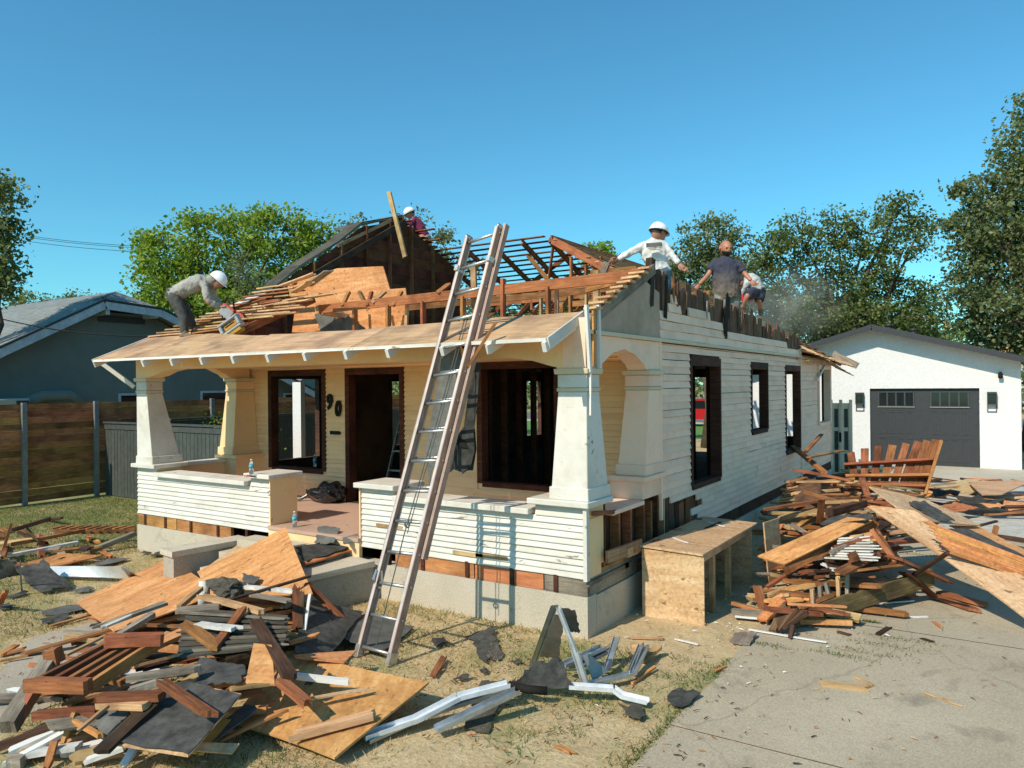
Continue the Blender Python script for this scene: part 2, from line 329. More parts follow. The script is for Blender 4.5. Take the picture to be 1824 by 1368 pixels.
def slab(name,pts,t,mat,parent=None,rag=0.,sub=8,wav=0.,group=None):
    # sheet through 3-4 corners (3D), thickness t, subdivided rim with jitter; local X along first edge
    P=[V(p) for p in pts]; c=sum(P,V())/len(P); X=(P[1]-P[0]).normalized(); N=X.cross(P[-1]-P[0]).normalized()
    if N.z<0: N=-N
    Y=N.cross(X); m=M((X,Y,N)).transposed().to_4x4(); m.translation=c; im=m.inverted(); vs=[];fs=[]
    if len(P)==4:
        L=[im@p for p in P]; n=sub
        for s_ in (0,1):
            for i in range(n+1):
                for j in range(n+1):
                    a,b=i/n,j/n; p=L[0]*(1-a)*(1-b)+L[1]*a*(1-b)+L[2]*a*b+L[3]*(1-a)*b
                    e=(i in(0,n)) or (j in(0,n)); h=hash((i,j,round(c.x,3)))%1000/1000-.5; h2=hash((j,i,7,round(c.y,3)))%1000/1000-.5
                    if e and rag: p=p+V((h*rag*2,h2*rag*2,0))
                    p=p+V((0,0,wav*math.sin(a*3.3+c.x*5)*math.cos(b*2.7+c.y*3)+(t/2 if s_ else -t/2))); vs.append(p)
        q=(n+1)**2
        for i in range(n):
            for j in range(n):
                a=i*(n+1)+j; b=a+1; d=a+n+1; e=d+1
                fs.append((q+a,q+d,q+e,q+b)); fs.append((a,b,e,d))
        for i in range(n):
            for a,b in ((i*(n+1),(i+1)*(n+1)),((i+1)*(n+1)+n,i*(n+1)+n),(i+1,i),(n*(n+1)+i,n*(n+1)+i+1)): fs.append((a,b,q+b,q+a))
    else:
        L=[im@p for p in P]; k=len(L); vs=[p-V((0,0,t/2)) for p in L]+[p+V((0,0,t/2)) for p in L]
        fs=[tuple(reversed(range(k))),tuple(range(k,2*k))]+[(i,(i+1)%k,k+(i+1)%k,k+i) for i in range(k)]
    me=mesh('m',vs,fs); bm=bmesh.new(); bm.from_mesh(me); bmesh.ops.recalc_face_normals(bm,faces=bm.faces[:]); bm.to_mesh(me); bm.free()
    return link(name,me,mat,parent,m)
def ssheet(name,q,t,mat,label,cat,rag=.0,wav=.0,group=None):   # q: [(px,py,z)...]
    o=slab(name,[G(*p) for p in q],t,mat,None,rag,8,wav); return tag(o,label,cat,group)
def felt(px,py,r,mat='felt',label='',group=None,z=.03,asp=.6,ang=None,name='roofing_felt',t=.006,lift=.03):
    c=G(px,py,z); k=11; ang=U(0,3) if ang is None else ang; vs=[];ring=[]
    for i in range(k):
        a=2*math.pi*i/k; rr=r*U(.6,1.15); x=rr*math.cos(a); y=rr*asp*math.sin(a)
        ring.append((x*math.cos(ang)-y*math.sin(ang),x*math.sin(ang)+y*math.cos(ang),U(-.2,1)*lift))
    vs=[(0,0,lift*.6)]+ring+[(x,y,h-t) for x,y,h in [(0,0,lift*.6)]+ring]; fs=[]
    for i in range(k):
        j=(i+1)%k; fs+=[(0,1+i,1+j),(k+1,k+2+j,k+2+i),(1+i,k+2+i,k+2+j,1+j)]
    return tag(link(name,mesh('m',vs,fs),mat,None,M.Translation(c)),label,'roofing felt',group)
def plank(a,b,w,t,mat,label,group=None,name='plank',cat='plank',roll=0.,rag=True):  # a,b: (px,py,z)
    o=board(name,G(*a),G(*b),w,t,mat,None,roll,.02,rag=rag); return tag(o,label,cat,group)
#@@SPLIT structure
# ---------------- ground, drive, walks ----------------
def sheet(name,pts,mat,z,kind='structure'):
    me=mesh(name,[(x,y,z) for x,y in pts],[tuple(range(len(pts)))]); o=link(name,me,mat); tag(o,kind=kind); return o
sheet('ground',[(-700,-60),(700,-60),(700,900),(-700,900)],'ground',0)
def edgepoly(x0,y0,x1,y1,n,amp): return [(x0+(x1-x0)*i/n+U(-amp,amp),y0+(y1-y0)*i/n) for i in range(n+1)]
le=edgepoly(1.42,17.2,1.42,-12,60,.035)
for k,(a,b) in enumerate([(-12,-1.4),(-1.4,1.9),(1.9,5.2),(5.2,7.9)]):
    s=[p for p in le if a<p[1]<=b]; s=[(s[0][0],b-.008)]+s+[(s[-1][0],a+.008)]
    for q,(xa,xb) in enumerate(((None,4.2),(4.22,7.4))):
        pts=(s+[(xb,a+.008),(xb,b-.008)]) if xa is None else [(4.215,b-.008),(4.215,a+.008),(xb,a+.008),(xb,b-.008)]
        sheet('driveway',pts,'drive',.010)
sheet('gravel_yard',[(.6,7.95),(.3,15.2),(9,15.2),(9,7.95)],'gravel',.006)
sheet('driveway_apron',[(-4,15.25),(-4,19.3),(9,19.3),(9,15.25)],'conc',.012)
sheet('front_walk',[(-4.85,-.9),(-4.95,-3.0),(-4.2,-3.6),(-4.3,-7),(-3.0,-7),(-3.0,-3.6),(-3.2,-.9)],'walk',.008)
sheet('side_lawn',[(-14.5,14.5),(-14.5,36),(-2.5,36),(-4.2,20.5),(-4.2,14.5)],'ground',.005)
# distant street seen through the empty window openings
def grasspatch():
    sheet('far_lawn',[(-40,27),(-40,38.5),(6,38.5),(6,27)],'lawngreen',.012)
m,n,b=newmat('lawngreen'); co=coords(n,False); n.links.new(ramp(n,noise(n,co,3,6),[(.3,(.07,.17,.025)),(.7,(.12,.26,.05))]),b.inputs['Base Color']); b.inputs['Roughness'].default_value=1
grasspatch()
sheet('far_sidewalk',[(-60,38.6),(-60,40.6),(40,40.6),(40,38.6)],'conc',.014)
sheet('street',[(-200,42),(-200,52),(200,52),(200,42)],'road',.01)
# ---------------- the bungalow ----------------
H=thing('bungalow','white clapboard bungalow with front porch and half stripped roof','house',(0,0,0))
L=8.08; YB=13.42
def hp(mb,name,mat,smooth=False): return mb.build(name,mat,H,smooth)
# foundation and floors
fd=MB(); fd.box((-L,0,-.3),(0,.2,.42)); fd.box((-.2,.205,-.3),(0.001,YB,.40)); fd.box((-L,.205,-.3),(-L+.2,YB,.42)); fd.box((-L+.205,YB-.2,-.3),(-.205,YB,.42))
hp(fd,'foundation','conc')
bevf=box('porch_floor',(-L+.1,.03,.60),(-.14,2.02,.70),'porchfloor',H)
box('porch_slab_edge',(-4.86,-.03,.44),(-3.16,.025,.655),'whitebounce',H)
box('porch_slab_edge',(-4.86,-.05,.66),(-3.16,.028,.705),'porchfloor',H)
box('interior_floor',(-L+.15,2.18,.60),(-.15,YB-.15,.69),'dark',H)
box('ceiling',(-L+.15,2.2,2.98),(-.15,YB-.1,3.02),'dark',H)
box('porch_ceiling',(-L+.2,.18,2.93),(-.18,2.02,2.955),'whitebounce',H)
# rim joists between foundation and siding (front and side)
x=-L
while x<-.05:
    x2=min(x+U(.75,1.35),0); 
    if x2>-4.9 and x<-3.15: x=x2; continue
    box('rim_joist',(x+.008,.015+U(0,.012),.425),(x2-.008,.07,.615),'redfresh' if x<-5 else 'grey' if rnd.random()<.3 else 'redfresh',H); x=x2
for xx in [-7.9,-7.35,-6.7,-6.05,-5.4,-2.75,-2.2,-1.55,-.95,-.4]: box('stud_end',(xx,.002,.43),(xx+.05,.06,.61),'jamb',H)
y=.02
while y<YB:
    y2=min(y+U(1.2,2.2),YB); box('rim_joist',(-.07,y+.006,.41),(-.02+U(-.008,.008),y2-.006,.60),'dark' if y>2.2 else 'grey',H); y=y2
for a,b_ in ((.02,1.0),(.9,2.3)): box('sill_plank',(-.05,a,.53),(.012,b_,.575),'grey',H)
# walls -----------------------------------------------------------------
def wall(axis,c0,c1,u0,u1,z0,z1,ops,mat,name):
    mb=MB(); us=sorted({u0,u1}|{o[0] for o in ops}|{o[1] for o in ops}); us=[u for u in us if u0<=u<=u1]
    for a,b_ in zip(us,us[1:]):
        mid=(a+b_)/2; zs=[z0]; 
        for o in sorted(ops,key=lambda q:q[2]):
            if o[0]<mid<o[1]: zs+=[o[2],o[3]]
        zs.append(z1)
        for k in range(0,len(zs),2):
            if zs[k+1]-zs[k]>.01:
                if axis=='x': mb.box((a,c0,zs[k]),(b_,c1,zs[k+1]))
                else: mb.box((c0,a,zs[k]),(c1,b_,zs[k+1]))
    return mb.build(name,mat,H)
FO=[(-7.31,-6.03,1.19,2.79),(-5.40,-4.30,.70,2.79),(-2.74,-1.53,1.20,2.83)]
SO=[(3.14,4.36,1.20,2.86),(6.14,7.15,1.77,2.85),(8.6,9.82,1.22,2.84),(11.92,13.25,1.62,2.90)]
wall('x',2.06,2.17,-L,-.02,.60,3.10,FO,'whitebounce','front_wall')
wall('y',-.14,-.045,2.03,YB,.60,3.13,SO,'sheath','side_wall')
LO=[(2.6,3.75,1.2,2.75),(5.5,6.5,1.25,2.7),(11.7,12.5,1.1,2.7)]
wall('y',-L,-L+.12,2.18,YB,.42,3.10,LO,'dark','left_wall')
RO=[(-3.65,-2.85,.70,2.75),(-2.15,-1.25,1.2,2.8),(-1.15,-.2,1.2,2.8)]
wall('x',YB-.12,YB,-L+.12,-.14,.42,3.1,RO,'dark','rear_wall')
# partitions and studs inside
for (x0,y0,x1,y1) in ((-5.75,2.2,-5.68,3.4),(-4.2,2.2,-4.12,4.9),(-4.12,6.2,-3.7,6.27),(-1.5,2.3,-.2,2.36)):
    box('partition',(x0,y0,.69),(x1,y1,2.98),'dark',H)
for k in range(14):
    box('interior_stud',(-3.6+k*.26,5.2,.69),(-3.55+k*.26,5.29,2.98),'jamb',H)
for k in range(8): box('interior_stud',(-2.9+.02*k,2.35+k*.4,.69),(-2.81+.02*k,2.40+k*.4,2.98),'jamb',H)
for xx in (-6.35,-6.2,-5.95): box('interior_stud',(xx,3.3,.69),(xx+.05,3.4,2.98),'jamb',H)
# window and door frames
def openframe(axis,c,o,name,w=.085,d=.14,mat='jamb',sill=True):
    a,b_,z0,z1=o; f=MB()
    def bx(u0,u1,za,zb,p0,p1):
        (f.box((u0,p0,za),(u1,p1,zb)) if axis=='x' else f.box((p0,u0,za),(p1,u1,zb)))
    s=-1 if axis=='x' else 1; q0,q1=sorted((c+s*.020,c-s*d))
    bx(a-w,a+.004,z0-.02,z1+.10,q0,q1); bx(b_-.004,b_+w,z0-.02,z1+.10,q0,q1); bx(a+.005,b_-.005,z1-.004,z1+.10,q0,q1)
    if sill: bx(a+.005,b_-.005,z0-.07,z0+.004,q0,q1)
    r=f.build(name,mat,H); return r
for k,o in enumerate(FO): openframe('x',2.05,o,'door_frame' if k==1 else 'window_frame',sill=k!=1)
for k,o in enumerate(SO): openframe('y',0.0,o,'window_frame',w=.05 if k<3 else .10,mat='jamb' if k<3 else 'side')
for (o,h) in ((SO[0],.14),(SO[1],.11),(SO[2],.12)): box('window_header',(-.04,o[0]+.01,o[3]-.02),(.012,o[1]-.01,o[3]+h-.02),'dark' if h>.13 else 'jamb',H)
# clapboards ------------------------------------------------------------
def clap(axis,c,u0,u1,z,e,mat,d0=.026,d1=.007,jag=0,parent=None):
    m_=MB(); s=-1 if axis=='x' else 1; a=u0+(U(0,jag) if jag else 0); b_=u1-(U(0,jag)*.5 if jag else 0); b0=c+s*(d0+U(-.0025,.0025)); dz=U(-.006,.004)
    sec=[(c,z),(b0,z),(b0,z+.008),(c+s*d1,z+e-.003+dz),(c,z+e-.003+dz)]
    k=6 if (b_-a)>2 else 2; vs=[];fs=[]
    for i in range(k+1):
        u=a+(b_-a)*i/k; w=U(-.0045,.0045) if 0<i<k else 0; sh=(U(-.5,.5)*jag*.3 if jag and i in(0,k) else 0)
        for (p,zz) in sec: vs.append((u+sh,p,zz+w) if axis=='x' else (p,u+sh,zz+w))
    for i in range(k):
        for q in range(5): r=(q+1)%5; fs.append((i*5+q,i*5+r,(i+1)*5+r,(i+1)*5+q))
    fs+=[(4,3,2,1,0),tuple(k*5+q for q in range(5))]; m_.v=vs;m_.f=fs
    return m_.build('siding_board',mat,parent or H)
def course(axis,c,u0,u1,z,e,ops,mat,fw,parts_=None,jag=0):
    cuts=[(u0,u1)]
    for a,b_,z0,z1 in ops:
        if z+e*.5>z0-(.07) and z+e*.5<z1+.10:
            new=[]
            for p,q in cuts:
                if b_+fw<=p or a-fw>=q: new.append((p,q)); continue
                if a-fw>p: new.append((p,a-fw))
                if b_+fw<q: new.append((b_+fw,q))
            cuts=new
    for p,q in cuts:
        # butt joints now and then
        if q-p>3.5 and axis=='y':
            s=U(p+1,q-1); clap(axis,c,p,s-.002,z,e,mat,jag=jag); clap(axis,c,s+.002,q,z,e,mat)
        else: clap(axis,c,p,q,z,e,mat,jag=jag)
z=.72
while z<2.9:
    course('x',2.06,-L+.05,-.05,z,.075,[(a,b_,z0,z1) for a,b_,z0,z1 in FO],'whitebounce',.09); z+=.075
z=.605;E=.092
while z<3.10:
    u0=2.03
    if z<1.15: u0=3.45-(z-.6)*.3+U(-.35,.25) if z<1.0 else 2.35+U(-.1,.5)
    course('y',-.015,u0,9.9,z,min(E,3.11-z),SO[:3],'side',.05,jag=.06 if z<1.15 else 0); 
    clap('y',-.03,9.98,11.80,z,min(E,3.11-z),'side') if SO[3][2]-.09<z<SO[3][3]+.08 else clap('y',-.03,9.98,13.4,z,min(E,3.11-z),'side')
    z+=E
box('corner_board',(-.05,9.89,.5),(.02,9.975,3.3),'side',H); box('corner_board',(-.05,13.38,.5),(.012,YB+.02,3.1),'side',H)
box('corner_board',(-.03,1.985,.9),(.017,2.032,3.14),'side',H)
# broken wall base: vertical sheathing showing where the siding is torn off
y=2.05
while y<3.75:
    w=U(.12,.19); h=U(1.0,1.25) if y<3.3 else U(.8,1.0)
    if rnd.random()<.8: board('sheathing_board',(-.026,y,.6),(-.03,y+U(-.02,.02),h),w,.02,rnd.choice(['jamb','red','sheath']),H,0,.02,up=(1,0,0),rag=True)
    y+=w+.02
# frieze, belt trim and gable boards above
box('belt_trim',(-.02,0.02,3.115),(.045,9.95,3.155),'trim',H)
box('belt_trim',(-.02,9.98,3.10),(.03,YB,3.14),'trim',H)
rows=[(3.16+.117*k,.117,0,0,0) for k in range(5)]
gl=[[(2.0,5.1),(5.1,9.8)],[(2.0,4.6),(4.8,8.7)],[(2.0,4.55)],[(2.3,2.75),(3.05,3.95)],[(2.4,2.6)]]
for (z0,h,_,_,_),segs in zip(rows,gl):
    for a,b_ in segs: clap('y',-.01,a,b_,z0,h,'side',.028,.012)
# dark vertical sheathing with a ragged top
y=.95; 
def topz(y): return 3.15+.42*(y+.3) if y<1.7 else 4.03-.0575*(y-1.7)
while y<9.9:
    w=U(.11,.24); t=topz(y+w/2)+rnd.choice([U(-.05,.05),U(-.16,.02)])
    if y<1.6: t=topz(y)-.05
    board('sheathing_board',(-.035+U(-.012,.008),y+w/2,3.12),(-.035+U(-.012,.012),y+w/2+U(-.015,.015),t),w-.012,.022,'sheath',H,0,.03,up=(1,0,0),rag=True); y+=w
for k in range(12):
    y=U(2.2,9.7); zt=topz(y)-U(.02,.15); l=U(.12,.34)
    board('torn_lath',(.012,y,zt-l),(.02,y+U(-.03,.03),zt),U(.03,.06),.012,rnd.choice(['grey','sheath','red','sheath']),H,0,.02,up=(1,0,0),rag=True)
for y,z0,z1,w in ((2.14,3.42,3.95,.08),(4.62,3.34,3.75,.13),(4.72,3.6,3.95,.2)):
    board('torn_black_strip',(.03,y,z0),(.035,y+.02,z1),w,.012,'black',H,0,.02,up=(1,0,0),rag=True)
# stucco panel under the porch rake at the side
mb=MB(); mb.prism([(-.02,.10,3.16),(-.02,1.98,3.16),(-.02,1.98,3.72),(-.02,1.5,3.83),(-.02,1.2,3.72),(-.02,.1,3.32)],(.035,0,0)); hp(mb,'gable_panel','gable')
# columns ---------------------------------------------------------------
def frustum(name,b,t,z0,z1,mat,parent,rag=0):
    vs=[];
    for (x0,x1,y0,y1),z in ((b,z0),(t,z1)): vs+=[(x0,y0,z),(x0,y1,z),(x1,y1,z),(x1,y0,z)]
    mb=MB(); mb.v=vs; mb.f=list(BF); o=mb.build(name,mat,parent)
    md=o.modifiers.new('b','BEVEL'); md.width=.006; md.segments=1; return o
def column(b,t,zb,faces='white'):
    r=frustum('column',b,t,zb,2.52,faces,H); g=.018
    sh=lambda q,e:(q[0]-e,q[1]+e,q[2]-e,q[3]+e)
    frustum('column_base',sh(b,.015),sh(b,.012),zb,zb+.13,faces,r)
    frustum('column_collar',sh(t,.012),sh(t,.014),2.522,2.56,'trim',r)
    frustum('column_neck',sh(t,.004),sh(t,.004),2.562,2.70,faces,r)
    frustum('column_capital',sh(t,.028),sh(t,.036),2.702,2.76,'trim',r)
    return r
column((-.42,0.01,0.0,.50),(-.32,0.01,.0,.29),1.40)
column((-8.07,-7.64,0,.50),(-8.07,-7.79,0,.27),1.39)
column((-8.07,-7.68,1.50,2.04),(-8.07,-7.78,1.66,2.04),1.42,'whitebounce')
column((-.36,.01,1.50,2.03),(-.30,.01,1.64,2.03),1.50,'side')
# beams with arched openings
def archbeam(pts,off,name,mat): mb=MB(); mb.prism(pts,off); hp(mb,name,mat)
fz=3.235
fp=[(-L,fz)]+[(-L,2.76),(-7.76,2.76),(-7.70,2.78),(-7.60,2.79),(-7.35,2.86),(-7.1,2.89),(-.9,2.89),(-.62,2.85),(-.40,2.79),(-.34,2.78),(-.33,2.76),(.0,2.76),(0,fz)]
# split into convex strips for clean faces
def strips(prof,top,axis,c0,c1,name,mat):
    mb=MB()
    for (u0,z0),(u1,z1) in zip(prof,prof[1:]):
        if u1-u0<.005: continue
        if axis=='x': mb.prism([(u0,c0,z0),(u1,c0,z1),(u1,c0,top(u1)),(u0,c0,top(u0))],(0,c1-c0,0))
        else: mb.prism([(c0,u0,z0),(c0,u1,z1),(c0,u1,top(u1)),(c0,u0,top(u0))],(c1-c0,0,0))
    bm=bmesh.new(); me=bpy.data.meshes.new('t'); me.from_pydata(mb.v,[],mb.f); bm.from_mesh(me); bmesh.ops.remove_doubles(bm,verts=bm.verts[:],dist=.0005)
    seen={}; dele=[]
    for f in bm.faces:
        k=tuple(sorted(v.index for v in f.verts)); 
        if k in seen: dele+= [f,seen[k]]
        seen[k]=f
    bmesh.ops.delete(bm,geom=list(set(dele)),context='FACES_ONLY'); bmesh.ops.recalc_face_normals(bm,faces=bm.faces[:]); bm.to_mesh(me); bm.free()
    return link(name,me,mat,H)
strips(fp[1:-1],lambda u:fz,'x',.0,.26,'porch_beam','whitebounce')
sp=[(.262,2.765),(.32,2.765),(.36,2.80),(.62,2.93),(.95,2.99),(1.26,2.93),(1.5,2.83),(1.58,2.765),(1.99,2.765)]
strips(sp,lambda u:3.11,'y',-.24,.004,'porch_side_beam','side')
strips(sp,lambda u:3.11,'y',-L,-L+.24,'porch_side_beam','whitebounce')
mb=MB(); mb.prism([(-L,.0,3.12),(-L,2.0,3.12),(-L,2.0,4.05),(-L,.1,3.3)],(.05,0,0)); hp(mb,'left_gable_panel','gable')
box('beam_end_block',(-.26,-.003,2.77),(.006,.258,3.28),'side',H)
# white trim sticks by the corner
board('downspout_strap',(.045,.02,2.72),(.045,-.05,3.40),.05,.03,'whiteclean',H,up=(1,0,0)); board('trim_stick',(.045,.24,2.76),(.045,.22,3.42),.045,.03,'whiteclean',H,up=(1,0,0))
board('trim_stick',(.035,.13,2.78),(.035,.13,3.38),.05,.02,'redfresh',H,up=(1,0,0)); board('trim_stick',(.04,.03,2.28),(.045,.03,2.72),.025,.02,'whiteclean',H,up=(1,0,0))
# rails -----------------------------------------------------------------
def rail(x0,x1,peds,nmid):
    core=MB(); core.box((x0+.01,.032,.60),(x1-.01,.34,1.21)); hp(core,'rail_core','whitebounce')
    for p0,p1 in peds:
        c=MB(); c.box((p0+.01,.034,1.212),(p1-.01,.46,1.335)); c.box((p0+.01,.343,.70),(p1-.01,.461,1.211)); hp(c,'pedestal','whitebounce')
        box('pedestal_cap',(p0-.06,-.07,1.337),(p1+.06,.53,1.40),'white',H,.008)
    e=.0685; z=.60; k=0
    while z<1.33:
        if z+e<1.23: 
            clap('x',.03,x0,x1,z,e,'white')
        elif z>1.18:
            for p0,p1 in peds: clap('x',.03,p0,p1,z,min(e,1.336-z),'white')
        z+=e; k+=1
rail(-L,-4.86,[(-L,-7.56),(-5.28,-4.86)],9); rail(-3.16,0.0,[(-3.16,-2.62),(-.62,-.01)],9)
for a,b_ in ((-7.54,-5.32),(-2.58,-.66)):
    o=box('rail_cap',(a,-.075,1.222),(b_,.36,1.285),'white',H,.006)
box('pedestal_side',(-4.865,-.01,.70),(-4.845,.46,1.335),'whitebounce',H); box('pedestal_side',(-3.175,-.01,.70),(-3.155,.46,1.335),'whitebounce',H)
box('corner_board',(-.03,-.03,.59),(.012,.035,1.335),'white',H)
for a in ((-2.9,.86),(-1.72,.66),(-1.4,.67)): box('bare_patch',(a[0],-.0005,a[1]+.012),(a[0]+.42,.0035,a[1]+.055),'tan',H)
# open side of the porch wall: studs and dark boards behind
box('inner_sheathing',(-.16,.06,.60),(-.13,2.02,1.18),'dark',H)
for y in (.04,.42,.80,1.12,1.5,1.72): box('porch_stud',(-.125,y,.60),(-.02,y+.05,1.17 if y>.5 else 1.33),'red' if y>.3 else 'tan',H)
box('bottom_plate',(-.126,.03,.602),(-.015,2.0,.65),'tan',H)
box('wall_pedestal',(-L+.001,1.48,.70),(-L+.52,2.05,1.36),'whitebounce',H); box('wall_pedestal_cap',(-L-.03,1.44,1.362),(-L+.56,2.05,1.42),'whitebounce',H,.005)
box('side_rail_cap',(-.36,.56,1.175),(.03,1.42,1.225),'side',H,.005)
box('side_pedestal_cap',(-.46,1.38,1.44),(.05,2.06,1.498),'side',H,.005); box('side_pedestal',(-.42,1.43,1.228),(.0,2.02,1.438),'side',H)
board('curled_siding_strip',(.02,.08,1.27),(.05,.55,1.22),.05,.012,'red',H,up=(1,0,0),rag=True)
mb=MB(); mb.box((-L+.001,.47,.62),(-L+.2,2.0,1.30)); hp(mb,'left_rail_core','whitebounce'); box('left_rail_cap',(-L-.03,.5,1.302),(-L+.26,1.46,1.35),'white',H)
# entry steps and cheek walls ---------------------------------------------
ST=thing('entry_steps','grey concrete entry steps between two low cheek walls','steps',(-4.4,-.6,0))
def cheek(p0,p1,w,z):
    d=(V(p1)-V(p0)); 
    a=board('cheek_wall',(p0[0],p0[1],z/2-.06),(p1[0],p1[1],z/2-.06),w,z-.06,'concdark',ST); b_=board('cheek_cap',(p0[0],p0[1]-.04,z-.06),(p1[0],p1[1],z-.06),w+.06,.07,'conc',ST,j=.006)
cheek((-5.42,-1.15,0),(-5.28,-.10,0),.28,.55); cheek((-3.22,-1.0,0),(-3.05,-.05,0),.36,.50)
for k in range(3): box('step',(-5.1,-.36-.28*k-.28,-.1),(-3.4,-.36-.28*k-.004,.44-.15*k),'conc',ST)
box('step',(-5.1,-.36,-.1),(-3.4,-.055,.56),'conc',ST)
# house number, letter slot
def glyph(name,cx,cz,kind):
    cu=bpy.data.curves.new(name,'FONT'); cu.body=kind; cu.size=.34; cu.extrude=.012; cu.align_x='CENTER'; cu.align_y='CENTER'; cu.offset=.014
    to=bpy.data.objects.new('tmp',cu); COL.objects.link(to); bpy.context.view_layer.update()
    me=bpy.data.meshes.new_from_object(to.evaluated_get(bpy.context.evaluated_depsgraph_get())); bpy.data.objects.remove(to)
    me.materials.clear(); mm=M.Translation((cx,2.02,cz))@M.Rotation(math.pi/2,4,'X')@M.Rotation(-.09,4,'Z')@M.Scale(.8,4,(1,0,0)); return link(name,me,'black',H,mm)
glyph('house_number',-5.83,2.33,'9'); glyph('house_number',-5.63,2.22,'0')
box('letter_slot',(-5.83,2.02,1.80),(-5.60,2.055,1.86),'black',H)
# ---------------- roof: porch deck ----------------
PS=.42
def pz(y): return 3.05+PS*(y+.6)
RT=[-8.2,-6.9,-4.9,-2.7,-.1]; ed=[(-8.05,.30),(-7.0,.35),(-5.3,.06),(-3.5,.0),(-2,.08),(-.12,.12)]
def dedge(x):
    for (a,ya),(b_,yb) in zip(ed,ed[1:]):
        if a<=x<=b_: return ya+(yb-ya)*(x-a)/(b_-a)
    return .3 if x<-8 else .1
for a,b_ in zip(RT,RT[1:]):
    y0=-.6 ; pts=[]
    n_=5; top=[(a+.004+(b_-a-.008)*i/n_) for i in range(n_+1)]
    poly=[(a+.004,y0,pz(y0)),(b_-.004,y0,pz(y0))]+[(x_,dedge(x_)+(U(-.03,.03)),0) for x_ in reversed(top)]
    poly=[(x_,y_,pz(y_)) for x_,y_,_ in poly]
    mb=MB(); mb.prism(poly,(0,0,-.022)); hp(mb,'roof_sheet','deck')
    mb=MB(); mb.prism([(x_,y_,z_-.024) for x_,y_,z_ in poly],(0,0,-.012)); hp(mb,'soffit_board','whitebounce')
board('eave_trim',(-8.2,-.612,pz(-.6)-.022),(-.1,-.612,pz(-.6)-.022),.014,.035,'white',H,up=(0,0,1),j=.004)
board('rake_trim',(-.085,-.6,pz(-.6)-.05),(-.085,.15,pz(.15)-.05),.02,.10,'white',H)
board('rake_trim',(-8.21,-.6,pz(-.6)-.06),(-8.21,.4,pz(.4)-.06),.03,.13,'white',H)
for px in (257,308,361,417,479,545,618,693,790,872,972):
    x_=on(px,625,'y',-.6)[0]; board('rafter_tail',(x_,-.63,pz(-.63)-.085),(x_,-.02,pz(-.02)-.085),.045,.095,'whiteclean',H)
board('corner_bracket',(-L-.02,-.02,2.62),(-L-.35,-.35,3.0),.06,.06,'white',H)
# planks along the right rake from deck to peak
for k in range(9):
    y=.16+k*.175; board('rake_board',(-.05-U(0,.07),y,pz(y)+.01),(.05+U(-.03,.05),y+U(-.01,.01),pz(y)+.015),.15,.022,'plytan',H,rag=True)
board('rake_rafter',(.02,.12,pz(.12)-.09),(.02,1.8,pz(1.8)-.06),.04,.12,'grey',H)
board('hip_stub',(-.02,1.72,3.55),(-.02,1.80,4.12),.12,.08,'dark',H,up=(1,0,0),rag=True)
# battens on the left part of the front slope
def mz(y): return pz(y) if y<1.9 else pz(1.9)+.585*(y-1.9)
for k in range(15):
    y=.33+k*.155; x0=-8.2+U(-.05,.05); x1=-5.9+.06*k+U(-.35,.3) if k<9 else -6.7-.1*(k-9)+U(-.2,.2)
    s=U(-7.3,-6.6)
    board('batten',(x0,y,mz(y)+.012),(s,y+U(-.01,.01),mz(y)+.015),.085,.022,rnd.choice(['plytan','redlit','tan']),H,rag=True)
    board('batten',(s+.02,y,mz(y)+.012),(x1,y+U(-.03,.03),mz(y)+U(0,.05)),.085,.022,rnd.choice(['plytan','redlit','tan']),H,rag=True)
for x_ in (-7.9,-7.3,-6.7,-6.1): board('rafter',(x_,.3,mz(.3)-.06),(x_,1.95,mz(1.95)-.06),.045,.12,'red',H)
for k in range(8): board('loose_sheathing',(-7.2+k*.2,.9+U(0,1),mz(1.2+.12*k)+U(.03,.1)),(-6.5+k*.2,1.2+U(0,.8),mz(1.5+.1*k)+U(.03,.16)),U(.1,.2),.02,rnd.choice(['grey','tan','redlit','plytan']),H,rag=True)
# ---------------- attic: left gable, purlins, rafters, rear slope ----------------
gp=[(1.7,3.9),(2.45,4.25),(3.35,4.95),(4.4,5.6),(5.1,6.12),(6.15,6.42),(6.4,6.5)]
def rz(y): return 6.5-.415*(y-6.4)
def gz(y):
    for (a,za),(b_,zb) in zip(gp,gp[1:]):
        if a<=y<=b_: return za+(zb-za)*(y-a)/(b_-a)
    return rz(y) if y>6.4 else pz(y)
z=3.05; k=0
while z<6.35:
    h=.235; ya=None
    yy=[.3+i*.05 for i in range(400) if .3+i*.05<14]; ins=[q for q in yy if gz(q)>z+h*.25]
    if ins: 
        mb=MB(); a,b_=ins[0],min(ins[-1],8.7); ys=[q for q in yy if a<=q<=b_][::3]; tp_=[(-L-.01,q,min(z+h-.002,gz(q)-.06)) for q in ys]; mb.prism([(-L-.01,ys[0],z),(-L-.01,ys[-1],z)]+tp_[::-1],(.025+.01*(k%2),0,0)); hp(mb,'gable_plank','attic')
    z+=h;k+=1
for y in (2.2,2.95,3.7,4.45,5.2,5.95,6.7,7.5): board('gable_stud',(-L+.06,y,3.02),(-L+.06,y,gz(y)-.05),.045,.09,'red',H,up=(1,0,0))
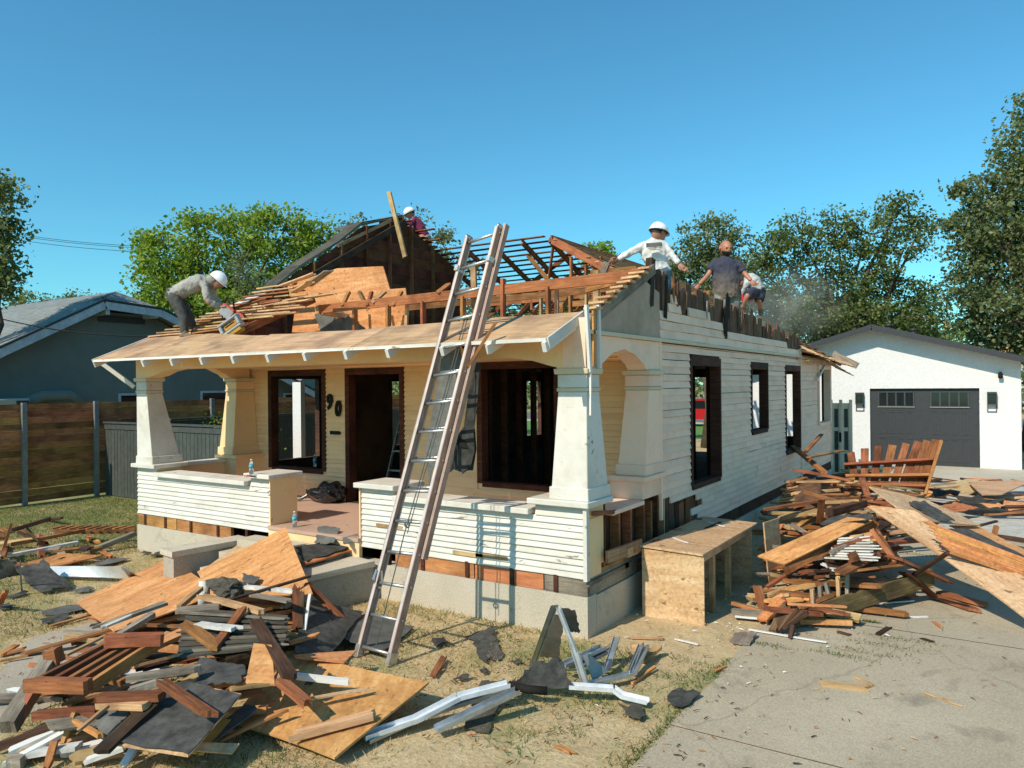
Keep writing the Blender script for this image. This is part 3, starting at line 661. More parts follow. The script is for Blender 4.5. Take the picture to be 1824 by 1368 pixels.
# outer roof strip left of the gable, with its old roofing
for (a,za),(b_,zb) in zip(gp,gp[1:]):
    board('rake_sheathing',(-L-.12,a,za+.02),(-L-.12,b_,zb+.02),.36,.03,'plytan' if a<2.3 else 'grey',H,j=.004)
    board('old_roofing',(-L-.14,a,za+.045),(-L-.14,b_,zb+.045),.40,.014,'feltbrown',H,j=.006)
board('white_flashing',(-L-.2,1.75,3.98),(-L-.1,2.5,4.36),.45,.01,'whiteclean',H)
board('rake_rafter',(-L+.13,1.8,3.80),(-L+.13,6.38,6.37),.05,.13,'dark',H)
board('front_rafter',on(601,438,'x',-8.02),on(697,392,'x',-8.02),.045,.07,'tan',H)
# second raised remnant behind the rake
slab('roof_remnant',[(-8.8,5.0,6.08),(-8.05,5.0,6.08),(-8.05,6.45,6.56),(-8.8,6.45,6.56)],.05,'feltgrey',H)
board('ridge_board',(-8.75,6.42,6.46),(-8.0,6.42,6.46),.04,.18,'red',H,up=(0,0,1))

# ridge cap piece with dark sheathing at left rear
for k in range(12):
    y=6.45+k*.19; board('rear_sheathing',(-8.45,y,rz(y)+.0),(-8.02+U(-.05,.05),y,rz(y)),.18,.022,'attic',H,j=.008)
# rear slope rafters and skip battens
for x_,y0 in ((-8.15,6.4),(-7.2,7.8),(-6.4,7.75),(-5.6,7.75),(-4.9,7.8),(-4.1,8.7),(-3.2,10.0)):
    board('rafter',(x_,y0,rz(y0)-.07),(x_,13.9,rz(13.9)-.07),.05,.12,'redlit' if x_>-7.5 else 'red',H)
k=0; y=6.55; XR_,ZR_=-4.86,5.89
while y<14.7:
    x1=-7.75+U(-.2,.2) if y<7.75 else min(XR_+(ZR_-rz(y))/.566-.1,-1.4)
    if y<7.7 and k%2: pass
    else: board('skip_batten',(-8.3,y,rz(y)),(x1+U(-.04,.04),y+U(-.02,.02),rz(y)+U(-.006,.006)),.115,.022,'red',H,j=.005)
    y+=.20; k+=1
# right wing slope: ridge along the house, battens parallel to it
XR,ZR=-4.86,5.89; RSL=(ZR-2.97)/(.3-XR)
def wz(x): return ZR-RSL*(x-XR)
board('wing_ridge',(XR,7.8,ZR-.02),(XR,15.0,ZR-.02),.045,.16,'redlit',H)
board('wing_near_rafter',(XR+.03,7.82,ZR-.06),(-2.6,7.9,wz(-2.6)-.06),.05,.17,'redlit',H)
board('collar_tie',(-7.4,8.4,4.6),(-3.0,8.4,4.62),.04,.12,'redlit',H)
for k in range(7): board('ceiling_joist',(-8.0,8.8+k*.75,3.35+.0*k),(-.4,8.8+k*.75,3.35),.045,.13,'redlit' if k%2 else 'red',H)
for k in range(8): board('attic_stud',(-7.6+k*.85,11.6,3.02),(-7.6+k*.85,11.6,min(4.35,4.35 if k<6 else 3.9)),.05,.09,'red',H,up=(0,1,0))
for k,y in enumerate((8.7,9.6,10.5,11.4,12.3,13.2,14.1,15.0)):
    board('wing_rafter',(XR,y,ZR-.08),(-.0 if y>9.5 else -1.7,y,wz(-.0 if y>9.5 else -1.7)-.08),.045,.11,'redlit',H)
k=0; x_=XR+.10
while x_<.35:
    y0=7.86 if x_<-2.5 else 9.2 if x_<-1.7 else 9.9
    board('wing_batten',(x_,y0+U(-.1,.1),wz(x_)),(x_,15.2,wz(x_)),.095,.022,'plytan' if k%4 else 'tan',H,j=.006); x_+=.205; k+=1
# left side of the wing (seen from inside)
for y in (9.0,10.2,11.4,12.6,13.8): board('wing_rafter',(XR,y,ZR-.08),(-7.4,y,ZR-.08-2.54*.56),.045,.11,'red',H)
for k in range(7): 
    q=.25+k*.33; board('wing_batten',(XR-q,9.3+q*.9,ZR-RSL*q),(XR-q,15.2,ZR-RSL*q),.09,.022,'red',H)
# solid sheet strip at the lower edge of the wing, where the crew walks
for y0,y1 in ((5.2,7.3),(7.32,9.7),(9.72,12.0)):
    slab('walk_sheet',[(-1.35,y0,3.50),(-.35,y0,3.28),(-.35,y1,3.28),(-1.35,y1,3.50)],.02,'plytan',H,.02)
for k in range(9): board('fascia_strip',(-.10,10.0+k*.58,3.42-k*.055),(.33,10.0+k*.58,3.2-k*.055),.10,.02,'plytan',H,rag=True)
slab('rear_corner_sheet',[(-1.1,9.9,3.62),(.30,9.9,2.99+.2),(.33,14.9,2.97),(-1.1,14.9,3.62)],.02,'sheath',H)
for k in range(11):
    y=10.0+k*.45; board('edge_batten',(-.55,y,3.38),(.38,y+U(-.03,.03),3.02+max(0,.15-.02*k)),.13,.022,'plytan',H,rag=True)
board('rear_fascia',on(1486,631,'y',14.8),on(1528,652,'y',14.8),.03,.17,'grey',H,rag=True)
board('rear_brace',(.05,11.4,2.62),(.05,12.4,2.98),.03,.05,'whiteclean',H)
# purlins and kneewall frame
board('purlin',(-6.05,2.03,3.90),(-.22,2.06,3.98),.05,.14,'redlit',H,up=(0,0,1)).data
board('purlin_block',(-6.0,2.02,3.84),(-5.86,2.5,3.80),.09,.07,'tan',H)
for px,z1 in ((633,3.86),(691,3.87),(754,3.88),(824,3.9),(896,4.10),(978,3.93)):
    x_=on(px,560,'y',2.03)[0]; board('kneewall_post',(x_,2.03,3.02),(x_+U(-.02,.02),2.03,z1),.045,.085,'redlit',H,up=(0,1,0))
for px,mt,a in ((721,'tan',.05),(848,'tan',-.04),(992,'plytan',.0)):
    x_=on(px,560,'y',2.2)[0]; board('kneewall_post',(x_,2.2,3.02),(x_+a,2.2,4.35 if px==848 else 3.9),.09 if px==848 else .05,.04,mt,H,up=(0,1,0))
board('rear_purlin',(-8.0,9.3,5.05),(-4.4,9.3,5.12),.05,.16,'plytan',H)
board('middle_purlin',(-7.9,5.4,4.25),(-1.0,5.4,4.32),.05,.12,'red',H)
for p in ((640,520,655,548),(700,545,715,520),(610,545,622,520),(779,522,800,506),(655,545,662,520),(663,540,685,520)):
    a=on(p[0],p[1],'y',2.0); b_=on(p[2],p[3],'y',2.15); board('broken_stub',a,b_,.06,.045,rnd.choice(['grey','tan','redlit']),H,up=(0,1,0),rag=True)
# wing front wall frame (studs seen as a lattice of red wood)
for k in range(9):
    x_=-4.3+k*.36; zt=wz(x_)-.18; board('wing_stud',(x_,7.7,3.02),(x_,7.7,max(3.5,zt)),.045,.09,'redlit',H,up=(0,1,0))
for k in range(7):
    x_=-4.1+k*.44; board('wing_stud',(x_,10.4,3.02),(x_,10.4,max(3.5,wz(x_)-.2)),.045,.09,'red',H,up=(0,1,0))
board('wing_girt',(-4.6,7.64,4.35),(-1.2,7.64,4.35),.05,.12,'redlit',H); board('wing_girt',(-4.4,7.76,3.75),(-1.3,7.76,3.75),.05,.1,'redlit',H)
for k in range(5): board('wing_sheathing',(-3.9,7.82,4.45+k*.001+.14*k),(-2.9+.02*k,7.82,4.45+.14*k),.02,.12,'redlit',H)
for k in range(9):
    x_=-4.35+k*.34; board('wing_stud',(x_,6.5,3.02),(x_+U(-.03,.03),6.5,4.75 if k<5 else 4.5-.22*(k-5)),.045,.09,'redlit' if k%3 else 'tan',H,up=(0,1,0))
board('wing_plate',(-4.5,6.46,4.6),(-1.5,6.46,4.42),.05,.10,'redlit',H)
for k in range(6): board('valley_jack',(-6.8+k*.42,7.9,3.3),(-6.2+k*.40,9.4,4.9),.04,.09,'red',H)
for a,b_ in (((-4.85,7.9,5.8),(-5.5,8.6,4.5)),((-5.6,8,5.6),(-5.0,8.4,4.7)),((-3.9,7.9,5.2),(-3.2,8.5,4.2)),((-4.5,6.2,3.1),(-3.9,6.9,4.4)),((-3.7,5,3.1),(-4.3,6,4.3))): board('brace',a,b_,.045,.1,'redlit',H)
board('prop_post',on(1062,560,'y',4.2),on(1062,482,'y',4.2),.10,.05,'tan',H,up=(0,1,0)); board('prop_post',on(1100,540,'y',3.9),on(1101,488,'y',3.9),.10,.05,'tan',H,up=(0,1,0))
board('side_purlin',on(1045,512,'y',3.0),on(1150,484,'y',2.2),.05,.15,'redlit',H)
board('broken_stub',on(1072,492,'y',3.2),on(1082,466,'y',3.2),.10,.05,'grey',H,up=(0,1,0),rag=True)
# ---------------- neighbour house on the left ----------------
N=thing('neighbour_house','dark teal stucco house with grey shingle roof behind the wooden fence','house',(-19,5,0))
mb=MB(); mb.prism([(-19,-1.5,0),(-19,13.5,0),(-19,13.5,2.6),(-19,8.6,4.1),(-19,6.9,4.9),(-19,5.1,4.9),(-19,2.2,3.35),(-19,-1.5,1.8)],(-9,0,0)); mb.build('wall','teal',N)
def rslope(name,pts,mat,t=.12): return slab(name,pts,t,mat,N)
RX=-18.35
rslope('roof_slope',[(-31,-1.9,1.35),(RX,-1.9,1.35),(RX,5.10,5.14),(-31,5.10,5.14)],'shingle')
rslope('roof_slope',[(RX,6.85,5.02),(RX,14,2.0),(-31,14,2.0),(-31,6.85,5.02)],'shingle')
rslope('roof_slope',[(-31,5.08,5.15),(-19.2,5.08,5.15),(-19.4,6.0,5.55),(-31,6.0,5.55)],'shingle',.1); rslope('roof_slope',[(-31,6.0,5.55),(-19.4,6.0,5.55),(-19.2,6.87,5.04),(-31,6.87,5.04)],'shingle',.1)
mb=MB(); mb.prism([(RX,5.08,5.2),(RX,6.87,5.08),(-19.4,6.0,5.62)],(0,0,-.1)); mb.build('hip_slope','shingle',N)
for a,b_ in (((RX+.02,-1.9,1.25),(RX+.02,5.1,5.04)),((RX+.02,5.1,5.03),(RX+.02,6.87,4.92)),((RX+.02,6.87,4.92),(RX+.02,14,1.9))):
    board('fascia',a,b_,.05,.22,'fasciablue',N)
    board('roof_edge',(a[0]-.02,a[1],a[2]+.16),(b_[0]-.02,b_[1],b_[2]+.16),.14,.05,'charcoal',N)
for y in (5.2,6.7): board('bracket',(-19,y,4.85),(RX-.02,y,4.85),.12,.16,'fasciablue',N)
box('gable_vent',(-19.03,5.25,4.6),(-18.97,6.7,4.8),'charcoal',N)
def nwin(y0,y1,z0,z1):
    f=MB(); 
    for a in (((-19,y0-.07,z0-.07),(-18.95,y1+.07,z0)),((-19,y0-.07,z1),(-18.95,y1+.07,z1+.07)),((-19,y0-.07,z0),(-18.95,y0,z1)),((-19,y1,z0),(-18.95,y1+.07,z1))): f.box(*a)
    w_=f.build('window','fasciablue',N); box('pane',(-18.995,y0,z0),(-18.98,y1,z1),'glass',w_)
nwin(5.9,6.55,1.0,2.38); nwin(8.7,9.6,1.2,2.42)
nwin(12.2,13.2,1.2,2.3)
rslope('low_wing_roof',[(-31,13,2.6),(-19.5,13,2.6),(-19.5,16,3.9),(-31,16,3.9)],'shingle')
AC=thing('wall_cooler','grey box and rounded cover seen above the wooden fence','cooler',(-18.2,3,1.6)); box('casing',(-18.8,2.0,1.2),(-18.1,2.95,2.36),'soffit',AC,.03); box('grille',(-18.1,2.62,1.9),(-18.08,2.92,2.3),'charcoal',AC)
mb=MB(); mb.tube([(-18.6,3.0,2.2),(-18.6,3.5,2.42),(-18.6,4.2,2.44),(-18.6,4.55,2.2)],.16,8); mb.build('cover','teal',AC,True)
# far second roof to the left of it
N2=thing('distant_house','low grey roofed house far left behind the teal house','house',(-34,20,0)); mb=MB(); mb.prism([(-60,14,0),(-60,30,0),(-60,30,3),(-60,22,6.4),(-60,14,3)],(24,0,0)); mb.build('wall','teal',N2)
slab('roof_slope',[(-60.5,13.5,2.9),(-35.5,13.5,2.9),(-35.5,22,6.6),(-60.5,22,6.6)],.12,'shingle',N2)
# ---------------- fences ----------------
F1=thing('wooden_fence','reddish brown horizontal board fence on steel posts along the left boundary','fence',(-15,5,0))
ps=[-6.2+2.45*k for k in range(13)]
ps=[-1.75+ (on(40,800,'x',-14.85)[1]- -1.75)]+[]
y0=on(40,800,'x',-14.85)[1]; y1=on(168,780,'x',-14.85)[1]; st=y1-y0
posts=[y0+st*k for k in range(-1,10)]
for y in posts: 
    mb=MB(); mb.box((-14.80,y-.05,-.1),(-14.72,y+.05,2.30)); mb.build('fence_post','galv',F1)
for a,b_ in zip(posts,posts[1:]):
    nb=14 if a<12 else 0
    if a>14: break
    for k in range(15):
        z=.05+k*.148; board('fence_board',(-14.86+U(-.004,.004),a,z+.07),(-14.86+U(-.004,.004),b_-.01,z+.07+U(-.004,.004)),.022,.142,'fence_wood',F1,j=.003)
box('fence_panel',(-14.9,posts[7],.05),(-14.86,posts[-1],2.27),'fence_wood',F1)
def picket(name,label,x0,y0,x1,y1,h,cat='fence'):
    T=thing(name,label,cat,(x0,y0,0)); d=V((x1-x0,y1-y0,0)); n_=int(d.length/.135); 
    for k in range(n_):
        p=V((x0,y0,0))+d*((k+.5)/n_); board('fence_board',(p.x,p.y,.02),(p.x,p.y,h-.06+U(-.01,.0)),.125,.02,'darkgreen',T,up=(d.y,-d.x,0),j=.002)
    a=V((x0,y0,0));b_=V((x1,y1,0)); off=V((d.y,-d.x,0)).normalized()*.02
    board('top_rail',a+V((0,0,h-.02)),b_+V((0,0,h-.02)),.13,.04,'darkgreen',T); board('top_board',a+off+V((0,0,h-.12)),b_+off+V((0,0,h-.12)),.025,.12,'darkgreen',T)
    return T
picket('picket_fence','dark green board fence with flat cap rail meeting the porch',-14.7,3.1,-8.95,3.1,1.80)
picket('picket_fence','dark board fence running back behind the porch, below the wooden fence',-12.3,3.25,-12.3,13,1.90)
# gate beyond the house
GT=thing('garden_gate','pale grey green panelled double gate between house and garage','gate',(.2,14.6,0))
gx0,gx1=on(1480,760,'y',14.6)[0],on(1515,760,'y',14.6)[0]
gz1=on(1495,718,'y',14.6)[2]
mb=MB(); mb.box((gx0,14.6,.05),((gx0+gx1)/2-.01,14.64,gz1)); mb.box(((gx0+gx1)/2+.01,14.6,.05),(gx1,14.64,gz1)); mb.build('gate_leaf','gatepaint',GT)
w_=(gx1-gx0)/2
for k in range(2):
    for r in range(3):
        a=gx0+k*w_+.04; box('gate_panel',(a+.05,14.59,.2+r*(gz1-.25)/3),(a+w_-.10,14.602,.1+(r+1)*(gz1-.25)/3),'darkgreen',GT)
for k in range(3): box('gate_post',(gx0+k*w_-.03,14.57,0),(gx0+k*w_+.04,14.66,gz1+.09),'gatepaint',GT)
box('gate_handle',(gx0+w_-.03,14.55,1.0),(gx0+w_+.02,14.58,1.25),'black',GT)
# ---------------- garage ----------------
A=thing('garage','white stucco garage with dark sectional door and black trimmed gable roof','garage',(.3,19.2,0))
GY=19.2; gl_,gr=-3.6,4.1; pk=.28
mb=MB()
D0,D1,DZ=.14,3.08,2.37
for a,b_,z0 in ((gl_,D0,0),(D0,D1,DZ),(D1,gr,0)):
    def gtop(x): return 4.24-.283*abs(x-pk) 
    xs=[a]+([pk] if a<pk<b_ else [])+[b_]
    for p,q in zip(xs,xs[1:]): mb.prism([(p,GY,z0),(q,GY,z0),(q,GY,gtop(q)),(p,GY,gtop(p))],(0,.2,0))
mb.box((gl_,GY+.2,0),(gl_+.2,GY+7,2.9)); mb.box((gr-.2,GY+.2,0),(gr,GY+7,2.9)); mb.build('wall','garagewhite',A)
sl_=.325
for s in (-1,1):
    xe=pk+s*4.6; ze=4.33-.283*4.6
    slab('roof_slope',[(pk,GY-.55,4.33),(xe,GY-.55,ze),(xe,GY+7.2,ze),(pk,GY+7.2,4.33)],.06,'charcoal',A)
    slab('soffit',[(pk,GY-.5,4.22),(xe,GY-.5,ze-.11),(xe,GY+.05,ze-.11),(pk,GY+.05,4.22)],.03,'soffit',A)
    board('fascia',(pk,GY-.57,4.27),(xe,GY-.57,ze-.06),.03,.17,'charcoal',A)
GD=box('garage_door',(D0+.01,GY+.10,.02),(D1-.01,GY+.14,DZ-.01),'charcoal',A)
wx=(D1-D0)
for c in (D0+.24,D0+1.68):
    for k in range(4):
        for r in range(2):
            a=c+k*.255; z0=.14+r*.83; 
            f=MB(); f.box((a,GY+.085,z0),(a+.02,GY+.10,z0+.68)); f.box((a+.19,GY+.085,z0),(a+.21,GY+.10,z0+.68)); f.box((a+.021,GY+.085,z0),(a+.189,GY+.10,z0+.02)); f.box((a+.021,GY+.085,z0+.66),(a+.189,GY+.10,z0+.68)); 
            f.build('door_panel','charcoal2',GD)
    f=MB(); f.box((c-.02,GY+.07,1.80),(c+1.0,GY+.10,1.83)); f.box((c-.02,GY+.07,2.24),(c+1.0,GY+.10,2.27))
    for k in range(5): f.box((c-.02+k*.245,GY+.071,1.831),(c+.02+k*.245,GY+.10,2.239))
    f.build('window_frame','charcoal2',GD); box('pane',(c-.02,GY+.09,1.8),(c+1.0,GY+.097,2.27),'glass',GD)
    box('window_sill',(c-.03,GY+.06,1.785),(c+1.01,GY+.085,1.80),'soffit',GD)
for zz in (.02,.84,1.69): box('door_rail',(D0+.011,GY+.091,zz),(D1-.011,GY+.0985,zz+.02),'charcoal2',GD)
for px in (1532,1767):
    c=on(px,712,'y',GY); f=MB()
    f.box((c.x-.12,GY-.16,c.z+.17),(c.x+.12,GY,c.z+.23)); f.box((c.x-.12,GY-.15,c.z-.14),(c.x+.12,GY-.02,c.z-.11))
    for sx in (-.12,.10): f.box((c.x+sx,GY-.15,c.z-.11),(c.x+sx+.02,GY-.13,c.z+.17)); f.box((c.x+sx,GY-.04,c.z-.34),(c.x+sx+.02,GY-.01,c.z+.17))
    f.box((c.x-.12,GY-.03,c.z-.36),(c.x+.12,GY-.01,c.z-.34)); l=f.build('wall_lantern','charcoal',A); box('lantern_glass',(c.x-.1,GY-.13,c.z-.11),(c.x+.1,GY-.03,c.z+.16),'glass',l)
c=on(1782,668,'y',GY-.1); mb=MB(); mb.tube([(c.x,GY,c.z+.05),(c.x,GY-.16,c.z+.03)],.05,8); mb.tube([(c.x,GY-.1,c.z+.03),(c.x,GY-.15,c.z-.08)],.06,8); mb.build('security_camera','black',A,True)
for px,py,h in ((1583,590,.45),(1627,598,.3)):
    c=on(px,py,'y',GY+3); mb=MB(); mb.tube([(c.x,c.y,c.z-.5),(c.x,c.y,c.z+.15)],.09,8); mb.tube([(c.x,c.y,c.z+.16),(c.x,c.y,c.z+.24)],.12,8); mb.build('roof_vent','charcoal',A,True)
# white post structure seen through the front window
box_=thing('white_wall_pier','white wall pier seen through the left porch window','wall',(-9.6,4.6,0)); box('pier',(-9.5,4.4,0),(-9.24,4.52,2.7),'garagewhite',box_)
# red pickup across the street
T=thing('parked_pickup','red pickup truck across the street seen through the side window opening','truck',(0,0,0))
c=at(1252,745,44); cx,cy=c.x,c.y
prof=[(-2.6,.45),(-2.6,.95),(-1.0,1.0),(-.75,1.65),(.6,1.68),(1.2,1.05),(2.5,.95),(2.6,.45)]
mb=MB(); mb.prism([(cx+x_,cy,z_) for x_,z_ in prof],(0,1.8,0)); b0=mb.build('body','redcar',T)
box('window',(cx-.6,cy-.01,1.08),(cx+.75,cy+.02,1.55),'glass',T)
for dx in (-1.7,1.6): mb=MB(); mb.tube([(cx+dx,cy-.03,.38),(cx+dx,cy+.22,.38)],.38,16); mb.build('wheel','rubber',T)
#@@SPLIT objects
# ---------------- trees ----------------
RG=np.random.default_rng(5)
def leaves(pts,size,mat,name,parent,flat=.35):
    n=len(pts); d=RG.normal(size=(n,3)); d[:,2]*=.8; d/=np.linalg.norm(d,axis=1)[:,None]
    e=np.cross(d,RG.normal(size=(n,3))); e/=np.linalg.norm(e,axis=1)[:,None]; s=size*RG.uniform(.6,1.5,(n,1))
    g=np.cross(d,e)*s*.12
    v=np.stack([pts-d*s*.5,pts+e*s*flat+g,pts+d*s*.5,pts-e*s*flat+g],1).reshape(-1,3)
    c=np.array(WM[parent.name].translation); v-=c
    me=bpy.data.meshes.new(name); me.vertices.add(4*n); me.vertices.foreach_set('co',v.astype(np.float32).ravel())
    me.loops.add(4*n); me.loops.foreach_set('vertex_index',np.arange(4*n,dtype=np.int32)); me.polygons.add(n)
    me.polygons.foreach_set('loop_start',np.arange(0,4*n,4,dtype=np.int32)); me.polygons.foreach_set('loop_total',np.full(n,4,np.int32))
    me.update(calc_edges=True); return link(name,me,mat,parent,M.Translation(V(c)))
def tree(label,f,base_px,blobs,mat,ls,dens,trunk_r=.25,group=None,cs=.32,droop=0,name='tree',zb=0):
    """blobs: (px,py,rx px,ry px,depth offset m)"""
    b=at(base_px,690,f); b.z=zb; T=thing(name,label,'tree',b,group); pts=[]; mb=MB(); P=[]
    top=max(at(px,py,f).z for px,py,_,_,_ in blobs); fork=b+V((0,0,(top-zb)*.34))
    mb.tube([b,b+V((U(-.2,.2),0,(top-zb)*.17)),fork],[trunk_r*1.2,trunk_r,trunk_r*.8],8)
    for px,py,rx,ry,do in blobs:
        c=at(px,py,f+do); k=(f+do)/FPX; RX_=rx*k; RY=ry*k; rd=max(RX_,RY)*.9
        mid=(fork+c)/2+V((U(-.5,.5),U(-.5,.5),U(-.3,.6))); mb.tube([fork-V((0,0,U(0,1))),mid,c],[trunk_r*.32,trunk_r*.2,trunk_r*.07],6,False)
        nc=max(8,int(RX_*RY*dens*2.5)); u=RG.normal(size=(nc,3)); u/=np.linalg.norm(u,axis=1)[:,None]; rr=RG.uniform(.35,1.,(nc,1))**.6
        loc=u*rr; cen=np.array(c)+loc[:,:1]*RX_*np.array(Rv)+loc[:,1:2]*rd*np.array((Fv.x,Fv.y,0))+loc[:,2:]*RY*np.array((0,0,1))
        for q in cen[::4]:
            mb.tube([V(c)*.7+V(q)*.3,V(q)],[trunk_r*.1,.02],4,False)
        for q in cen:
            m_=int(RG.uniform(26,62)); r=cs*RG.uniform(.6,1.5)
            o=np.clip(RG.normal(size=(m_,3)),-1.45,1.45)*r*np.array((1,1,.62)); o[:,2]-=droop*np.abs(RG.normal(size=m_))*r; pts.append(q+o)
    mb.build('trunk','bark',T,True,fix=False)
    P=np.concatenate(pts); P=P[P[:,2]>.2]; leaves(P,ls*.66,mat,'crown',T); return T
tree('bright green broad tree rising behind the dark teal house',34,400,[(300,455,60,50,0),(400,425,85,48,1),(500,420,70,45,0),(280,520,45,45,-1),(350,500,70,55,0),(440,500,80,55,2),(520,470,60,50,1),(570,420,30,38,1),(370,545,90,30,0),(460,550,90,35,0),(255,430,16,14,0),(345,392,22,12,0),(470,386,26,12,0)],'leafbright',.26,9.5,.4,cs=.36)
tree('thin grey green feathery tree in front of the bright green one',27,455,[(455,500,32,38,0),(470,535,45,32,0),(440,550,50,25,0),(500,520,22,35,0),(425,470,16,20,0)],'leafpale',.15,14,.12,cs=.3,droop=.5)
tree('sparse pale green treetop showing behind the roof ridge',33,660,[(640,400,30,22,0),(615,420,22,20,1),(735,395,26,22,0),(760,440,22,30,0),(800,450,18,20,0),(830,470,20,14,0),(700,430,40,30,2),(790,420,9,8,0),(690,480,60,40,2),(780,520,60,50,2)],'leafpale',.20,6.0,.2,cs=.28,droop=.4)
tree('dark leafy tree cut by the left edge of the photo',20,-60,[(5,345,38,34,0),(-40,390,60,60,0),(5,405,22,22,0),(8,440,16,22,0),(-30,470,50,50,0),(2,495,20,28,0),(-5,525,18,18,0),(-80,330,60,50,0)],'leafdark',.18,20,.3,cs=.22)
tree('small yellow green treetop peeking over the right roof slope',30,1060,[(1050,445,16,12,0),(1072,450,16,14,0),(1060,480,30,20,0),(1095,470,18,12,0)],'leafbright',.20,10,.12,cs=.22)
tree('dark round topped tree behind the man in the white shirt',30,1262,[(1262,428,56,40,0),(1225,455,40,42,0),(1300,450,40,42,0),(1268,400,24,16,0),(1190,480,32,34,1),(1250,500,60,45,1),(1290,500,50,40,-1),(1340,520,40,40,0),(1330,480,26,34,0),(1150,505,40,25,2),(1290,540,60,40,1)],'leafdark',.19,13,.3,cs=.26)
tree('large spreading oak between the house and the tall right tree',32,1520,[(1425,420,42,42,0),(1385,450,44,40,0),(1490,410,40,36,0),(1545,420,46,44,0),(1600,395,42,34,1),(1640,405,30,26,0),(1470,470,60,40,0),(1370,500,40,40,0),(1550,470,50,28,0),(1610,440,40,26,0),(1430,520,60,30,1),(1480,550,60,30,1),(1602,366,22,14,0),(1345,470,22,26,0),(1580,520,60,40,1),(1640,530,40,30,1),(1440,560,70,34,-1),(1520,575,70,30,-1),(1600,570,60,34,-1),(1380,560,50,34,-1),(1500,520,60,40,0)],'leafmid',.20,11,.42,cs=.27)
tree('tall dense tree filling the right edge of the photo',27,1850,[(1830,200,30,34,0),(1810,270,44,40,0),(1780,330,52,44,0),(1815,360,60,50,0),(1750,380,48,38,0),(1730,430,46,34,0),(1790,430,70,50,0),(1840,430,60,60,1),(1710,340,12,8,0),(1700,400,14,10,0),(1745,485,52,40,0),(1810,500,60,60,0),(1790,560,80,50,0),(1730,530,40,26,0),(1760,600,70,40,1),(1840,600,60,50,0),(1880,300,60,80,0)],'leafdark',.20,15,.5,cs=.26)
for k,(px,py,rx,ry,f,mt) in enumerate([(780,570,60,50,30,'leafbright'),(880,560,60,45,33,'leafpale'),(970,575,60,45,31,'leafbright'),(1050,560,50,50,32,'leafbright')]):
    tree(['bright green shrub seen through the rafters at left','pale green shrub seen through the rafters behind the ladder','bright green shrub seen through the rafters right of the ladder','green shrub behind the right hand roof lattice'][k],f,px,[(px,py,rx,ry,0),(px+20,py+50,rx,ry,0),(px-20,py+20,rx,ry,1)],mt,.18,11,.1,group='shrubs behind the house',cs=.26,name='shrub')
for k,(px,py,rx,ry,f,mt) in enumerate([(1390,580,50,36,31,'leafmid'),(1450,575,50,36,33,'leafdark'),(1510,560,50,40,35,'leafmid'),(1575,570,45,36,34,'leafdark'),(1640,575,48,40,36,'leafmid'),(1700,590,30,20,38,'leafbright')]):
    tree(['mid green bush mass nearest the rear roof corner','dark bush left of the garage gable','green shrub directly behind the garage peak','dark shrub right of the garage roof vents','leafy shrub behind the right garage slope','yellowish shrub near the utility pole'][k],f,px,[(px,py,rx,ry,0),(px,py+50,rx,ry*.8,0),(px-15,py+20,rx,ry,1)],mt,.18,15,.1,group='shrubs behind the garage',cs=.24,name='shrub')
tree('low pale palm like shrub at the far left roofline',38,80,[(60,535,60,12,0),(150,530,30,8,0)],'leafdark',.2,16,.1,cs=.22,name='shrub')
# weeds by the left fence
def weeds(px,py,r,n,label,z=0,h=.28):
    c=G(px,py,z); T=thing('weed',label,'weed',c); q=np.array(c)+RG.normal(size=(n,3))*np.array((r,r,h*.35))+np.array((0,0,h*.5)); q=q[q[:,2]>z]; leaves(q,.07,'leafbright','foliage',T)
    mb=MB(); 
    for k in range(5): mb.tube([c,c+V((U(-r,r),U(-r,r),h))],.006,4,False)
    mb.build('stem','leafmid',T)
c=on(400,752,'x',-11); 
T=thing('garden_shrub','light green leafy shrub standing between the two dark fences','shrub',(c.x,c.y,0))
leaves(np.array((c.x-.3,c.y+.6,1.35))+RG.normal(size=(3500,3))*np.array((.32,.3,.28)),.055,'leafbright','foliage',T); mb=MB(); mb.tube([(c.x,c.y,0),(c.x,c.y,1.1)],.03,6); mb.build('stem','bark',T)
# utility pole and wires
T=thing('utility_pole','thin wooden utility pole beyond the garage roof','pole',at(1686,640,48).xy.to_3d())
c=at(1686,580,48); mb=MB(); mb.tube([(c.x,c.y,0),(c.x,c.y,c.z+.3)],.13,8); mb.build('pole','tan',T); mb=MB(); mb.box((c.x-1,c.y-.06,c.z-.4),(c.x+1,c.y+.06,c.z-.28)); mb.build('crossarm','bark',T)
for k,(a,b_) in enumerate([((-60,402),(245,436)),((-60,405),(245,439)),((-60,412),(245,446)),]):
    A0=at(a[0],a[1],44);B0=at(b_[0]+60,b_[1]+5,44); mb=MB(); mb.tube([A0.lerp(B0,i/12)-V((0,0,.25*math.sin(math.pi*i/12))) for i in range(13)],.014,5,False); tag(mb.build('power_line','black'),['topmost','middle','lowest'][k]+' thin power line crossing the sky at far left','power line','power lines at the left')
A0=at(-60,552,20); B0=at(330,600,17); mb=MB(); mb.tube([A0.lerp(B0,i/14)-V((0,0,.22*math.sin(math.pi*i/14))) for i in range(15)],.016,5,False); tag(mb.build('service_cable','black'),'black service cable sagging in front of the teal house gable','cable')
for k in range(3): A0=at(1690,585+k*7,47); B0=at(1900,608+k*8,44); mb=MB(); mb.tube([A0,A0.lerp(B0,.5)-V((0,0,.2)),B0],.02,5,False); tag(mb.build('power_line','galv'),['upper','central','lower'][k]+' wire running right from the utility pole','power line','wires at the utility pole')
